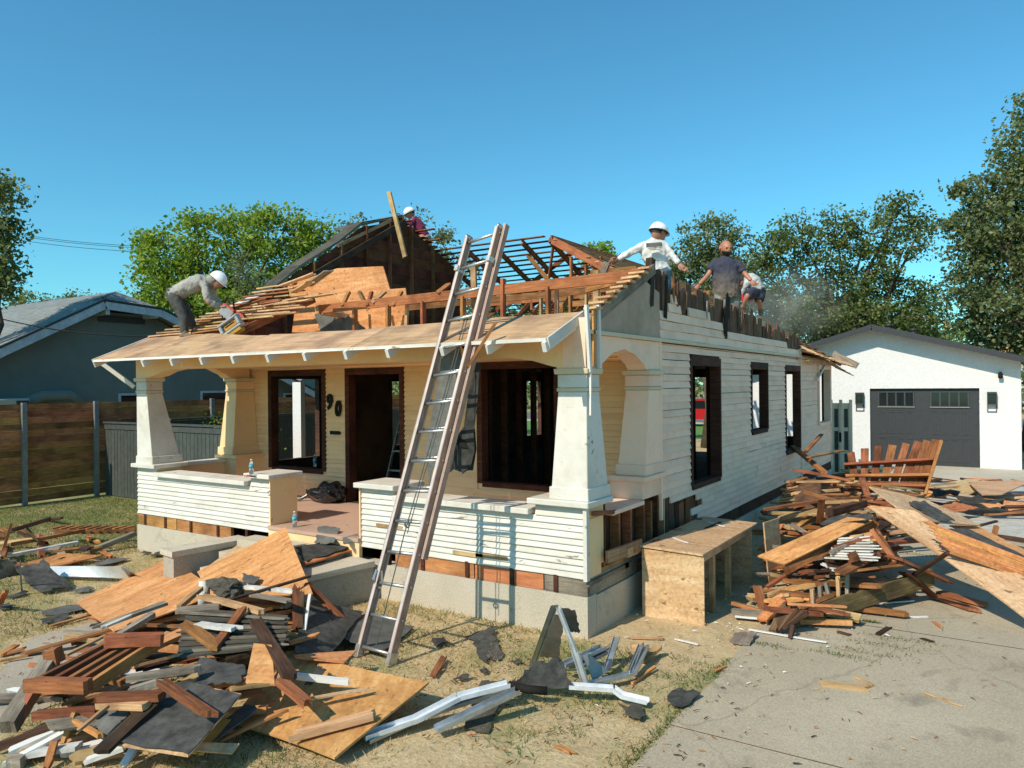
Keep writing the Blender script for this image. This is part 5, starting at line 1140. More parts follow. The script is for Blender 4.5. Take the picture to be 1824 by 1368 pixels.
    for s in 'lr':
        h_,k_,a_=g(s+'hip'),g(s+'kn'),g(s+'an')
        if short: limb(mb,[pl_.lerp(h_,.8),h_,h_.lerp(k_,.97)],[.10,legs[0]*1.15,legs[1]*1.35],12)
        else: limb(mb,[pl_.lerp(h_,.8),h_,k_,a_],[.10,legs[0]*1.12,legs[1]*1.12,legs[2]*1.25],12)
    tr=mb.build('shorts' if short else 'trousers',pants,T,True); sb=tr.modifiers.new('r','REMESH'); sb.mode='VOXEL'; sb.voxel_size=.018; sb.use_smooth_shade=True; dm=tr.modifiers.new('d','DISPLACE'); dm.texture=cl; dm.strength=.026; dm.mid_level=.55
    for s in 'lr':
        a_=g(s+'an'); t_=g(s+'foot'); dd=(t_-a_); dd.z=0; dd=dd.normalized() if dd.length>.02 else V((0,-1,0)); z=t_.z
        mb=MB(); b0=V((a_.x,a_.y,z)); mb.tube([b0-dd*.07+V((0,0,.045)),b0+V((0,0,.055)),b0+dd*.1+V((0,0,.042)),b0+dd*.19+V((0,0,.028))],[.040,.052,.047,.030],10,True,.9,(0,0,1)); mb.tube([V((a_.x,a_.y,z+.03)),a_+V((0,0,.03))],[.05,.052],10); mb.build('boot',boot,T,True)
        hand(T,g(s+'wr'),g(s+'hand')-g(s+'wr'),skn,curl,tuple(sd))
    fc=V(face) if face is not None else Rv
    head(T,hd,fc,up,skn,hr,helmet,hair,beard)
    if hood: mb=MB(); mb.tube([nk.lerp(hd,.1),nk.lerp(hd,.45),hd-fc*.02],[.09,.10,.095],14); mb.build('hood',shirt,T,True)
    return T
toC=-Fv
J=dict(pelvis=(311,523),chest=(352,503),neck=(369,500),head=(387,500),lsh=(365,508,-.14),rsh=(368,503,.16),lel=(370.5,540,-.20),rel=(383,534,.20),lwr=(391,545,-.08),rwr=(400,548,.12),lhand=(400,549,-.06),rhand=(409,551,.1),lhip=(311,532,-.09),rhip=(313,530,.09),lkn=(326,562,-.12),rkn=(336,560,.12),lan=(329,592,-.16),ran=(343,585,.22),lfoot=(350,603,-.22),rfoot=(359,590,.2))
p1=person('person in grey hooded shirt and white hard hat bending over a saw',11.9,J,'greyshirt','pants',face=Rv*.75-V((0,0,.62))+toC*.1,up=Rv*.55+V((0,0,.8)),hood=True,td=.12,tw=.17)
# chainsaw he holds
T=thing('cutoff_saw','orange and grey power saw held by the bending worker','power saw',at(405,556,11.9)); a=at(396,550,11.85);b_=at(424,572,11.85)
board('saw_body',a,a.lerp(b_,.62),.15,.13,'lightgreyplastic',T,up=tuple(toC)); board('saw_cover',a.lerp(b_,.1)+V((0,0,.08)),a.lerp(b_,.75)+V((0,0,.09)),.07,.12,'orange',T,up=tuple(toC)); mb=MB(); mb.tube([b_+Fv*.02,b_-Fv*.02],.15,20); mb.build('blade','black',T); mb=MB(); mb.tube([b_+Fv*.03+V((0,0,.03)),b_-Fv*.03+V((0,0,.03))],.11,16); mb.build('blade_guard','orange',T)
mb=MB(); mb.tube([a+V((0,0,.05)),a+Rv*.08+V((0,0,.17)),a+Rv*.17+V((0,0,.15)),a+Rv*.19+V((0,0,-.02))],.014,6); mb.tube([a-V((0,0,.05)),a-V((0,0,.16)),a+Rv*.1-V((0,0,.18))],.014,6); mb.build('handle','black',T,True)
J=dict(pelvis=(759,424),chest=(746,402),neck=(737,389),head=(730,380),lsh=(737,393,-.17),rsh=(748,394,.15),lel=(729,402,-.22),rel=(735,410,.1),lwr=(722,404,-.1),rwr=(723,412,.1),lhand=(716,404,-.1),rhand=(716,414,.1),lhip=(754,428,-.1),rhip=(762,428,.1),lkn=(757,446,-.1),rkn=(765,446,.1),lan=(758,464,-.1),ran=(768,464,.1),lfoot=(754,469,-.12),rfoot=(764,469,.08))
person('person in maroon long sleeved shirt and white hard hat working at the roof peak',18.6,J,'maroon','khaki',face=-Rv*.9-V((0,0,.4))+toC*.25,legs=(.085,.062,.05))
J=dict(pelvis=(1176,484),chest=(1163,446),neck=(1168,428),head=(1173,415),lsh=(1146,437,.0),rsh=(1183,437,.0),lel=(1124,450,-.05),rel=(1197,455,-.06),lwr=(1101,461,-.02),rwr=(1210,470,-.12),lhand=(1092,466,0),rhand=(1218,478,-.14),lhip=(1167,489,.02),rhip=(1180,489,0),lkn=(1158,530,-.15),rkn=(1188,528,.05),lan=(1160,572,.1),ran=(1190,572,.1),lfoot=(1154,578,-.1),rfoot=(1192,578,-.1))
w3=person('person in white long sleeved shirt and white hard hat with arms held out',10.6,J,'whiteshirt','jeans',face=Rv*.8+Fv*.55-V((0,0,.2)),tw=.175,curl=.35)
# printed panel on the back of the white shirt
mm=M.Translation(at(1166,436,10.37))@M((Rv,Uv,-Fv)).transposed().to_4x4()@M.Rotation(.06,4,'Z')
pr=MB(); pr.box((-.115,-.028,-.012),(.105,.030,.0)); link_o=mesh('p',pr.v,pr.f); link('shirt_print',link_o,'feltgrey',w3,mm)
for k,(l,hh) in enumerate(((.19,.006),(.15,.006))):
    pr=MB(); pr.box((-l/2,-.045-k*.022,-.012),(l/2,-.039-k*.022,-.001)); link('shirt_print',mesh('p',pr.v,pr.f),'feltgrey',w3,mm)
J=dict(pelvis=(1294,520),chest=(1291,480),neck=(1293,459),head=(1292.5,442.5),lsh=(1273,468),rsh=(1311,468),lel=(1262,489,-.02),rel=(1329,490,-.08),lwr=(1245,507,-.08),rwr=(1338,500,-.2),lhand=(1239,515,-.1),rhand=(1345,506,-.22),lhip=(1285,527),rhip=(1303,527),lkn=(1283,562,-.1),rkn=(1310,562,.0),lan=(1283,598,0),ran=(1310,598,.05),lfoot=(1281,604,-.2),rfoot=(1312,604,-.15))
person('bald person with dark beard, navy t-shirt and dusty jeans standing behind the side wall',12.35,J,'dustynavy','dirtyjeans',skn='skin2',sleeve='short',helmet=False,hair=None,beard=True,face=toC*.95+Rv*.16-V((0,0,.30)),tw=.205,td=.15,belly=.04,arms=(.054,.050,.036),legs=(.115,.085,.06),curl=.6,hr=.118)
J=dict(pelvis=(1350,516),chest=(1340,498),neck=(1330,497,.1),head=(1324,500,.2),lsh=(1331,503,-.12),rsh=(1336,497,.25),lel=(1326,514,-.05),rel=(1330,512,.2),lwr=(1324,525,.0),rwr=(1330,524,.2),lhand=(1323,531,0),rhand=(1328,531,.2),lhip=(1344,520,-.05),rhip=(1354,519,.05),lkn=(1331,526,-.35),rkn=(1352,536,-.1),lan=(1324,545,-.2),ran=(1355,553,.1),lfoot=(1318,551,-.35),rfoot=(1354,562,-.1))
person('person in pale grey shirt and dark shorts bent over at the far roof edge',15.2,J,'paleshirt','navy',short=True,helmet=False,face=-Rv*.4-V((0,0,.8))+Fv*.3,up=-Rv+V((0,0,.3)),legs=(.10,.07,.05),td=.13)
pass
T=thing('chainsaw','small red chainsaw held low by the bent over far worker','chainsaw',at(1326,533,15.1)); a=at(1322,531,15.1); b_=at(1340,528,15.0); board('saw_body',a,b_,.14,.14,'redp',T,up=tuple(toC)); board('guide_bar',b_,at(1352,531,15.0),.012,.05,'charcoal',T,up=tuple(toC)); mb=MB(); mb.tube([a+V((0,0,.06)),a.lerp(b_,.5)+V((0,0,.15)),b_+V((0,0,.05))],.013,6); mb.build('handle','black',T,True)
#@@SPLIT piles
# ---------------- demolition debris ----------------
r1=lambda x,y:(x/2.942,880+y/2.942)
r2=lambda x,y:(300+x/3.257,900+y/3.257)
r3=lambda x,y:(740+x/3.257,950+y/3.257)
r4=lambda x,y:(1264+x/3.257,760+y/3.257)
r5=lambda x,y:(x/4.56,1068+y/4.56)
def S(v,q,t,mat,label,cat='plywood',name='plywood_sheet',rag=.0,wav=.0): return ssheet(name,[v(x,y)+(z,) for x,y,z in q],t,mat,label,cat,rag,wav)
def Pk(v,a,b_,w,t,mat,label,roll=0.,name='plank',group=None): return plank(v(a[0],a[1])+(a[2],),v(b_[0],b_[1])+(b_[2],),w,t,mat,label,group,name,'plank',roll)
# --- left pile: large sheets
S(r1,[(402,570,.04),(890,336,.10),(1150,520,.30),(600,720,.25)],.014,'ply','orange plywood sheet lying flat at the far left of the pile',wav=.02)
S(r1,[(1495,172,.82),(1035,412,.42),(1120,560,.28),(1640,525,.45)],.014,'ply','orange plywood sheet with its corner pointing up at the steps',wav=.015)
S(r1,[(1050,410,.38),(1245,268,.46),(1400,262,.48),(1300,400,.42)],.014,'plylight','pale plywood piece lying behind the upright plywood corner')
S(r2,[(355,1255,.05),(690,850,.20),(1510,1022,.24),(965,1480,.07)],.016,'ply','largest plywood sheet, flat in front of the ladder feet',wav=.02)
S(r2,[(360,1262,.02),(690,860,.15),(1500,1035,.19),(975,1470,.03)],.012,'plytan','second plywood sheet hidden beneath the largest one by the ladder',wav=.01)
S(r1,[(585,1312,.20),(935,985,.34),(1265,1050,.36),(985,1375,.24)],.014,'plytan','plywood backing under the black felted sheet at the pile front')
S(r1,[(605,1300,.225),(945,975,.365),(1258,1055,.385),(995,1358,.265)],.008,'felt','black felted roof sheet lying on plywood at the pile front','roofing felt','felted_sheet',rag=.012,wav=.01)
S(r1,[(1330,785,.50),(1425,795,.50),(1440,1000,.36),(1285,1000,.36)],.016,'ply','narrow upright orange plywood offcut in the middle of the left pile')
S(r1,[(920,862,.36),(980,600,.44),(1510,640,.50),(1490,790,.46)],.02,'feltbrown','weathered ribbed roof panel in the heart of the left pile','roof panel','roof_panel',rag=.01)
for k in range(7): Pk(r1,(935+k*4,620+k*34,.45-.01*k),(1500,655+k*22,.52-.008*k),.05,.012,'feltbrown' if k%2 else 'grey',ORD[k]+' weathered lath from the top on the ribbed roof panel')
S(r2,[(830,545,.30),(1130,620,.10),(935,880,.14),(725,850,.30)],.008,'felt','black felt sheet between the plywood corner and the ladder','roofing felt','roofing_felt',.02,.03)
S(r2,[(1010,775,.10),(1140,628,.06),(1410,700,.05),(1250,850,.06)],.008,'feltgrey','grey felt sheet on the grass behind the ladder feet','roofing felt','roofing_felt',.03,.02)
S(r2,[(720,870,.26),(1090,845,.22),(1020,915,.22),(740,885,.26)],.012,'ply','bent plywood strip just left of the ladder foot')
S(r2,[(775,330,.55),(1215,188,.55),(1190,225,.54),(800,345,.53)],.02,'plyred','orange edged plywood strip on top of the right cheek wall',rag=.01)
S(r2,[(740,250,.58),(990,205,.60),(1200,200,.58),(790,320,.57)],.01,'felt','dark felt layer across the right cheek wall','roofing felt','roofing_felt',.03,.02)
S(r2,[(870,128,.74),(995,130,.76),(960,215,.64),(850,215,.62)],.01,'feltgrey','curled grey felt flap standing at the edge of the porch','roofing felt','roofing_felt',.02,.02)
S(r2,[(1010,190,.70),(1100,165,.72),(1090,205,.66),(1020,225,.66)],.01,'feltgrey','small grey felt flap right of the curled one by the porch edge','roofing felt','roofing_felt',.01)
S(r1,[(990,1345,.12),(1020,1303,.15),(1255,1310,.14),(1215,1362,.11)],.014,'plylight','small pale plywood scrap at the bottom of the left pile')
S(r1,[(455,1195,.18),(520,1128,.22),(700,1128,.24),(600,1265,.18)],.01,'feltgrey','grey felt sheet with a torn slit left of the black felted sheet','roofing felt','roofing_felt',.03,.02)
S(r1,[(1180,1180,.12),(1300,1100,.2),(1350,1130,.2),(1030,1370,.08)],.01,'feltgrey','grey felt strip peeking from under the yellow plank','roofing felt','roofing_felt',.02)
S(r1,[(640,1080,.22),(780,1060,.24),(800,1130,.22),(500,1160,.18)],.01,'felt','black felt patch under the brown joists at lower left','roofing felt','roofing_felt',.03,.02)
S(r1,[(1030,870,.40),(1290,880,.42),(1260,1010,.38),(1040,980,.36)],.01,'felt','felt sheet above the felted roof sheet near the pile centre','roofing felt','roofing_felt',.03,.02)
S(r2,[(430,395,.5),(530,420,.5),(500,455,.47),(435,450,.47)],.006,'feltgrey','small grey felt patch stuck on the upright plywood corner','roofing felt','roofing_felt',.01)
S(r2,[(870,935,.27),(915,955,.27),(830,1040,.26),(790,1040,.26)],.006,'felt','black felt tab on the largest plywood sheet','roofing felt','roofing_felt',.01)
T=thing('cracked_pipe','broken pale clay pipe stub standing in the left pile','pipe',G(*r1(1070,500),.2)); c=G(*r1(1065,500),.45); mb=MB(); mb.tube([c+V((0,0,-.2)),c+V((0,.02,.08))],.06,10); mb.build('pipe','dustywhite',T,True)
bm=bmesh.new(); bmesh.ops.create_icosphere(bm,subdivisions=4,radius=.16)
for v in bm.verts: v.co=V((v.co.x*1.4,v.co.y*.8,v.co.z*.6))*(1+.5*mn.noise(v.co*9)+.25*mn.noise(v.co*24))
me=bpy.data.meshes.new('c'); bm.to_mesh(me); bm.free(); tag(link('crumpled_felt',me,'feltbrown',None,M.Translation(G(*r1(1190,490),.50))),'crumpled brown ball of felt beside the broken pale pipe','roofing felt')
# --- left pile: hand placed timbers
LP=[(r1,(1340,665,.55),(1520,955,.42),.11,.05,'dark','dark brown stud slanting down across the upright offcut'),
(r1,(1605,470,.50),(1815,680,.12),.07,.05,'red','reddish stick leaning from the plywood corner to the felt'),
(r1,(1470,980,.38),(1605,1095,.30),.085,.05,'red','short red brown stub crossing the large front plywood sheet'),
(r1,(1525,950,.32),(1830,985,.28),.055,.04,'whiteclean','white painted trim stick lying on the large front plywood'),
(r2,(720,1340,.14),(1188,1215,.20),.09,.05,'tan','thick weathered stud lying along the near edge of the front plywood'),
(r2,(300,1365,.08),(680,1190,.20),.045,.02,'redfresh','long thin orange strip pointing up onto the front plywood'),
(r2,(780,1130,.22),(1150,1065,.24),.05,.012,'plylight','pale splinter strip in the middle of the front plywood'),
(r1,(850,985,.48),(1100,1155,.42),.075,.045,'red','red brown stick lying on the black felted sheet'),
(r1,(1185,1180,.15),(1035,1360,.08),.10,.02,'yellowwood','yellow painted plank emerging below the felted sheet'),
(r1,(800,1100,.34),(520,1360,.20),.13,.03,'dark','wide dark board along the left edge of the felted sheet'),
(r5,(640,1060,.28),(870,870,.36),.03,.02,'tan','thin pale cleat left of the wide dark board'),
(r5,(255,690,.42),(720,700,.44),.10,.09,'redlit','stout red brown end block across the joist bundle, lower one'),
(r5,(860,335,.58),(1320,320,.56),.10,.09,'redlit','stout red brown end block across the joist bundle, upper one'),
(r5,(330,670,.36),(900,370,.50),.045,.09,'red','leftmost joist of the bundle between the two end blocks'),
(r5,(430,690,.36),(990,370,.50),.045,.09,'red','second joist from the left between the two end blocks'),
(r5,(530,700,.36),(1080,370,.50),.045,.09,'red','third joist from the left between the two end blocks'),
(r5,(620,710,.36),(1170,370,.50),.045,.09,'red','fourth joist from the left between the two end blocks'),
(r5,(720,720,.36),(1260,370,.50),.045,.09,'redlit','rightmost sunlit joist of the bundle between the two end blocks'),
(r5,(60,1040,.12),(420,480,.40),.13,.11,'grey','thick grey post leaning at the left end of the pile'),
(r5,(110,1030,.10),(280,740,.30),.06,.05,'redlit','broken red stud lying right against the thick grey post'),
(r5,(395,470,.42),(480,450,.44),.13,.12,'redlit','short red block on top of the thick grey post'),
(r5,(410,640,.30),(1240,120,.42),.07,.045,'grey','long grey beam running diagonally up to the plywood sheet'),
(r5,(540,450,.34),(860,290,.42),.04,.02,'tan','tan lath alongside the long grey beam'),
(r5,(830,215,.36),(1340,30,.44),.10,.03,'grey','grey painted board on the flat plywood sheet'),
(r5,(840,225,.40),(1060,130,.43),.05,.02,'dustywhite','whitish lath beside the grey painted board'),
(r5,(820,800,.36),(1320,780,.40),.11,.05,'red','red brown board above the pale splintered one'),
(r5,(840,850,.32),(1200,860,.36),.10,.045,'tan','pale splintered board left of the black felted sheet'),
(r5,(280,940,.20),(790,905,.26),.07,.06,'red','rounded red brown pole low in the left pile'),
(r5,(1040,640,.42),(1600,560,.46),.07,.045,'grey','grey brown pole lying across the middle of the pile'),
(r5,(1050,745,.38),(1300,670,.42),.06,.05,'grey','short grey stick below the grey brown pole'),
(r5,(0,1190,.06),(600,960,.20),.05,.06,'dark','long dark strip at the lower left above the white planks'),
(r5,(60,1330,.04),(560,1060,.14),.07,.03,'whiteclean','front most long white plank at lower left'),
(r5,(110,1220,.06),(510,1040,.14),.09,.03,'whiteclean','white plank under the long dark strip at lower left'),
(r5,(200,1260,.06),(640,1190,.10),.10,.03,'dustywhite','wide dirty white board near the bottom left corner'),
(r5,(600,990,.22),(820,1110,.18),.035,.03,'redfresh','slim fresh cut lath among the white planks'),
(r5,(510,1170,.10),(605,920,.26),.03,.03,'redfresh','upright splinter among the white planks'),
(r5,(390,1350,.04),(440,1160,.14),.05,.04,'redlit','small red stub at the bottom left edge'),
(r5,(700,1310,.06),(1010,1200,.12),.07,.03,'whiteclean','white painted piece under the wide dark board'),
(r5,(1010,1340,.05),(1100,1190,.12),.06,.03,'metalwhite','pale metal strip under the black felted sheet'),
(r5,(70,1320,.03),(200,1310,.04),.12,.08,'grey','grey stone like block in the bottom left corner'),
(r2,(100,690,.50),(280,820,.44),.12,.04,'redlit','flat red board resting on the ribbed roof panel'),
(r2,(270,820,.44),(430,600,.54),.075,.04,'redlit','orange stick crossing the flat red board'),
(r2,(170,690,.50),(385,715,.52),.10,.03,'dustywhite','off white trim board with a slanted end on the pile'),
(r2,(200,530,.50),(530,615,.52),.075,.045,'tan','split tan stud near the crumpled felt'),
(r2,(60,610,.44),(300,585,.48),.13,.04,'grey','grey planed board left of the split tan stud'),
(r2,(390,540,.52),(825,410,.58),.04,.025,'dark','long dark lath leaning across the plywood corner'),
(r2,(400,470,.50),(730,500,.54),.07,.03,'dustywhite','whitish board below the long dark lath'),
(r2,(490,520,.52),(700,555,.54),.10,.02,'grey','mauve grey flat board on the whitish boards'),
(r2,(740,490,.55),(745,700,.30),.085,.05,'red','red upright stud standing at the right of the ribbed panel'),
(r2,(775,510,.52),(765,720,.28),.05,.05,'dark','dark upright stud next to the red one'),
(r2,(820,520,.5),(790,730,.26),.03,.04,'whiteclean','thin white edged upright strip next to the dark stud'),
(r2,(60,590,.42),(190,480,.50),.06,.045,'tan','short tan lath leaning near the broken pale pipe'),
(r2,(340,900,.34),(480,850,.38),.10,.05,'dark','dark brown block below the ribbed roof panel'),
(r2,(700,800,.30),(870,750,.32),.08,.02,'ply','orange plywood sliver beside the black felt sheet'),
(r2,(360,1065,.36),(620,1030,.36),.06,.02,'tan','bent tan strip under the upright offcut'),
(r2,(620,1020,.36),(660,950,.38),.05,.02,'tan','short bent end of tan strip under the upright offcut'),
(r5,(0,450,.03),(130,370,.05),.07,.02,'redfresh','upper of three orange splinters on the far left walk'),
(r5,(0,500,.03),(200,460,.04),.03,.02,'redfresh','lower thin orange splinter on the far left walk'),
(r5,(70,430,.03),(190,400,.05),.08,.02,'redlit','middle flat orange chip on the far left walk'),
# far left heap
(r1,(10,315,.10),(60,155,.55),.16,.04,'redlit','wide red board standing at the left photo edge'),
(r1,(60,190,.40),(265,128,.52),.07,.06,'dark','dark beam rising to the right at the far left heap'),
(r1,(130,185,.42),(205,252,.20),.08,.03,'tan','short grey tan board propped in the far left heap'),
(r1,(60,265,.22),(440,190,.25),.09,.05,'redlit','long red beam in the far left heap'),
(r1,(0,330,.12),(410,252,.16),.09,.04,'dustywhite','long white beam in the far left heap'),
(r1,(470,300,.05),(705,207,.22),.13,.07,'grey','grey white beam leaning near the house foundation'),
(r1,(270,305,.10),(510,278,.12),.07,.03,'redfresh','flat orange board in front of the far left heap'),
(r1,(290,195,.2),(712,188,.22),.04,.10,'red','batten rail running from the far left heap to the house'),
(r1,(270,690,.03),(460,635,.04),.05,.02,'redfresh','orange lath lying alone on the lawn by the plywood sheet'),
(r1,(0,570,.10),(30,510,.3),.07,.03,'redfresh','orange stub at the left photo edge below the felt'),
(r1,(105,360,.45),(115,510,.05),.02,.02,'galv','thin metal bar hanging from the far left heap')]
m,n,b=newmat('yellowwood'); co=coords(n); n.links.new(ramp(n,noise(n,co,6,5),[(.3,(.42,.25,.05)),(.7,(.62,.40,.10))]),b.inputs['Base Color']); b.inputs['Roughness'].default_value=.7
for v,a,b_,w,t,mt,lb in LP: Pk(v,a,b_,w*.92,t,mt,lb)
for k in range(9): c=G(*r1(300+k*46,178),.30); tag(board('batten_stub',c-V((0,.10,.0)),c+V((.0,.12,.02)),.06,.02,'redlit',None,0,.01,rag=True),ORD[k]+' short batten stub from the left on the far rail','batten',group='batten stubs on the far rail')
S(r1,[(140,362,.08),(330,312,.12),(535,325,.10),(300,380,.06)],.02,'plyred','reddish plywood scrap in front of the far left heap',rag=.01)
S(r1,[(75,380,.30),(230,350,.30),(390,490,.04),(215,525,.03)],.008,'felt','black felt draped over the front of the far left heap','roofing felt','roofing_felt',.03,.04)
S(r1,[(-60,350,.38),(80,345,.36),(100,420,.15),(-60,450,.10)],.008,'felt','black felt hanging at the left photo edge','roofing felt','roofing_felt',.03,.04)
S(r1,[(245,382,.10),(628,380,.26),(680,440,.08),(290,432,.06)],.010,'metalwhite','shiny bent metal flashing on the lawn at left','flashing','metal_flashing',wav=.02)
S(r1,[(640,378,.25),(700,410,.20),(712,430,.05),(680,442,.08)],.008,'metal','grey folded end of the metal flashing at left','flashing','metal_flashing')
for k,(px,py,r,lb) in enumerate([(200,1000,.32,'dark felt sheet between flashing and foundation'),(285,987,.20,'dark felt scrap by the left cheek wall end'),(258,985,.11,'small dark lump on the grass near the foundation'),(148,1052,.14,'small felt scrap left of the flat plywood'),(95,1105,.24,'felt scrap near the lone orange lath'),(10,1080,.16,'felt scrap at the left photo edge on the lawn'),(120,1085,.3,'dusty felt patch on the lawn by the plywood corner'),(180,1112,.12,'felt chip under the flat plywood corner'),(30,1060,.14,'second felt scrap at the left lawn edge')]): felt(px,py,r,'felt' if k%3 else 'feltgrey',lb)
# random fill under the hero pieces (alike pieces share group and label)
def fill(n,poly,zf,mats,label,group,lr=(.25,1.1),wr=(.05,.11),ang=None,sp=1.5):
    (xa,ya),(xb,yb),(xc,yc),(xd,yd)=poly
    for k in range(n):
        a,b_=rnd.random(),rnd.random(); px=(xa*(1-a)+xb*a)*(1-b_)+(xd*(1-a)+xc*a)*b_; py=(ya*(1-a)+yb*a)*(1-b_)+(yd*(1-a)+yc*a)*b_
        z=zf(a,b_)*U(.15,1.0); c=G(px,py,z); t=(ang if ang is not None else 0)+U(-sp,sp); l=U(*lr)/2; d=V((math.cos(t)*l,math.sin(t)*l,U(-.16,.16)*l))
        p0,p1=c-d,c+d; lo=min(p0.z,p1.z)
        if lo<.03: p0.z+=.03-lo; p1.z+=.03-lo
        if p1.x>-.05 and p0.x<.08 and (p0.y>-.2 or p1.y>-.2) : 
            s=max(0,.12-min(p0.x,p1.x)); p0.x+=s;p1.x+=s
        tag(board('broken_board',p0,p1,U(*wr),U(.018,.05),rnd.choice(mats),None,U(-.5,.5),.02,rag=True),label,'board',group)
mound=lambda h:(lambda a,b_:h*math.sin(math.pi*min(1,max(0,a)))**.5*math.sin(math.pi*min(1,max(0,b_)))**.5)
RM=['red','red','redlit','redfresh','dark','tan','grey','ply']
fill(85,[(60,1180),(330,1070),(600,1090),(330,1330)],mound(.42),RM,'loose broken board in the tangle of the front left pile','broken boards in the front left pile',ang=.9,sp=.8)
fill(30,[(10,1240),(170,1150),(330,1230),(190,1368)],mound(.28),RM+['dustywhite','whiteclean'],'splintered board at the lower left end of the front pile','boards at the lower left end of the pile',lr=(.2,.8),ang=.9,sp=.6)
fill(26,[(-40,945),(120,925),(230,985),(0,1020)],mound(.3),RM,'broken board in the far left heap on the lawn','boards in the far left heap',ang=.1,sp=.7)
fill(12,[(400,1030),(540,1010),(560,1080),(430,1100)],mound(.38),RM,'board fragment below the upright plywood corner','fragments below the plywood corner',lr=(.2,.7))
# --- centre: gutters and felt on the grass
def bent(v,pts,w,mat,label,name='metal_strip',cat='metal strip'):
    P=[G(*v(x,y),z) for x,y,z in pts]; mb=MB()
    for a,b_ in zip(P,P[1:]):
        d=(b_-a).normalized(); s=V((0,0,1)).cross(d).normalized()*w/2; u=V((0,0,1)) if abs(d.z)<.7 else V((0,-1,0)); h=w*.38
        mb.prism([a-s,a+s,a+s+u*h,a+s*.86+u*h,a+s*.86+u*.005,a-s*.86+u*.005,a-s*.86+u*h,a-s+u*h],b_-a)
    return tag(mb.build(name,mat),label,cat)
bent(r3,[(690,752,.10),(812,415,.78)],.06,'metal','left leg of the upright bent metal channel by the corner'); bent(r3,[(995,885,.04),(930,680,.38),(835,430,.76)],.075,'metalwhite','right leg of the upright bent metal channel by the corner')
bent(r3,[(-300,1190,.05),(0,1090,.08),(250,960,.16),(540,885,.20)],.09,'metalwhite','long bright gutter strip snaking left across the grass')
bent(r3,[(-280,1215,.03),(30,1075,.05),(300,985,.10),(560,905,.12)],.07,'metal','long grey gutter strip just under the bright one')
bent(r3,[(120,1150,.05),(590,925,.20)],.09,'metal','straight grey gutter length pointing at the felt tent'); bent(r3,[(890,895,.12),(1150,912,.10),(1200,950,.06),(1350,985,.05)],.085,'metalwhite','twisted bright metal strip right of the felt tent')
bent(r3,[(1000,885,.06),(1262,820,.08),(1335,655,.16)],.07,'metal','angled grey gutter piece at the right of the metal scrap'); bent(r3,[(1250,800,.08),(1310,650,.18)],.05,'galv','dull inner strip beside the angled grey gutter piece')
bent(r3,[(1110,795,.06),(1170,605,.24)],.06,'metal','short upright gutter piece behind the metal scrap'); bent(r3,[(855,775,.14),(1090,668,.18)],.08,'metal','grey gutter length behind the bright channel leg'); bent(r3,[(970,760,.12),(1160,670,.14)],.06,'galv','dull gutter strip crossing behind the channel')
S(r3,[(780,470,.60),(862,475,.62),(830,725,.14),(720,715,.12)],.006,'feltbrown','stiff felt piece hanging inside the upright metal channel','roofing felt','roofing_felt',.01)
S(r3,[(845,428,.66),(925,445,.62),(960,570,.40),(890,577,.42)],.006,'feltbrown','felt flap at the top right of the upright channel','roofing felt','roofing_felt',.01)
S(r3,[(545,885,.10),(690,745,.30),(850,722,.30),(915,905,.12)],.008,'felt','black felt folded like a low tent over the metal scrap','roofing felt','roofing_felt',.02,.03)
mb=MB(); mb.tube([G(*r3(548,880),.12),G(*r3(650,905),.13),G(*r3(765,915),.12)],.035,10); tag(mb.build('felt_roll','black',None,True),'rolled black felt edge in front of the felt tent','roofing felt')
S(r3,[(310,590,.03),(440,545,.05),(520,700,.04),(400,750,.02)],.006,'felt','black felt square lying under the ladder shadow','roofing felt','roofing_felt',.04,.02)
S(r3,[(285,1130,.02),(380,850,.06),(520,860,.08),(425,1165,.02)],.006,'feltbrown','long felt strip under the straight grey gutter','roofing felt','roofing_felt',.02,.01)
S(r3,[(970,710,.26),(1010,700,.27),(1118,800,.10),(1030,855,.06)],.03,'galv','grey vent grille tilted in the metal scrap','vent','vent_grille')
for px,py,r,lb,mt in ((1217,1243,.20,'jagged black felt scrap beside the driveway edge','felt'),(1130,1270,.17,'ragged felt scrap lower left of the driveway scrap','feltbrown'),(820,1208,.08,'small round felt scrap between plywood and gutter','feltbrown'),(785,1145,.14,'flat felt scrap crossed by the ladder shadow','felt'),(920,1180,.06,'felt chip above the felt tent','feltbrown'),(862,1196,.07,'felt chip between the felt square and tent','feltbrown'),(1700,1000,.10,'felt chip on the driveway under the large flap','felt')): felt(px,py,r,mt,lb)
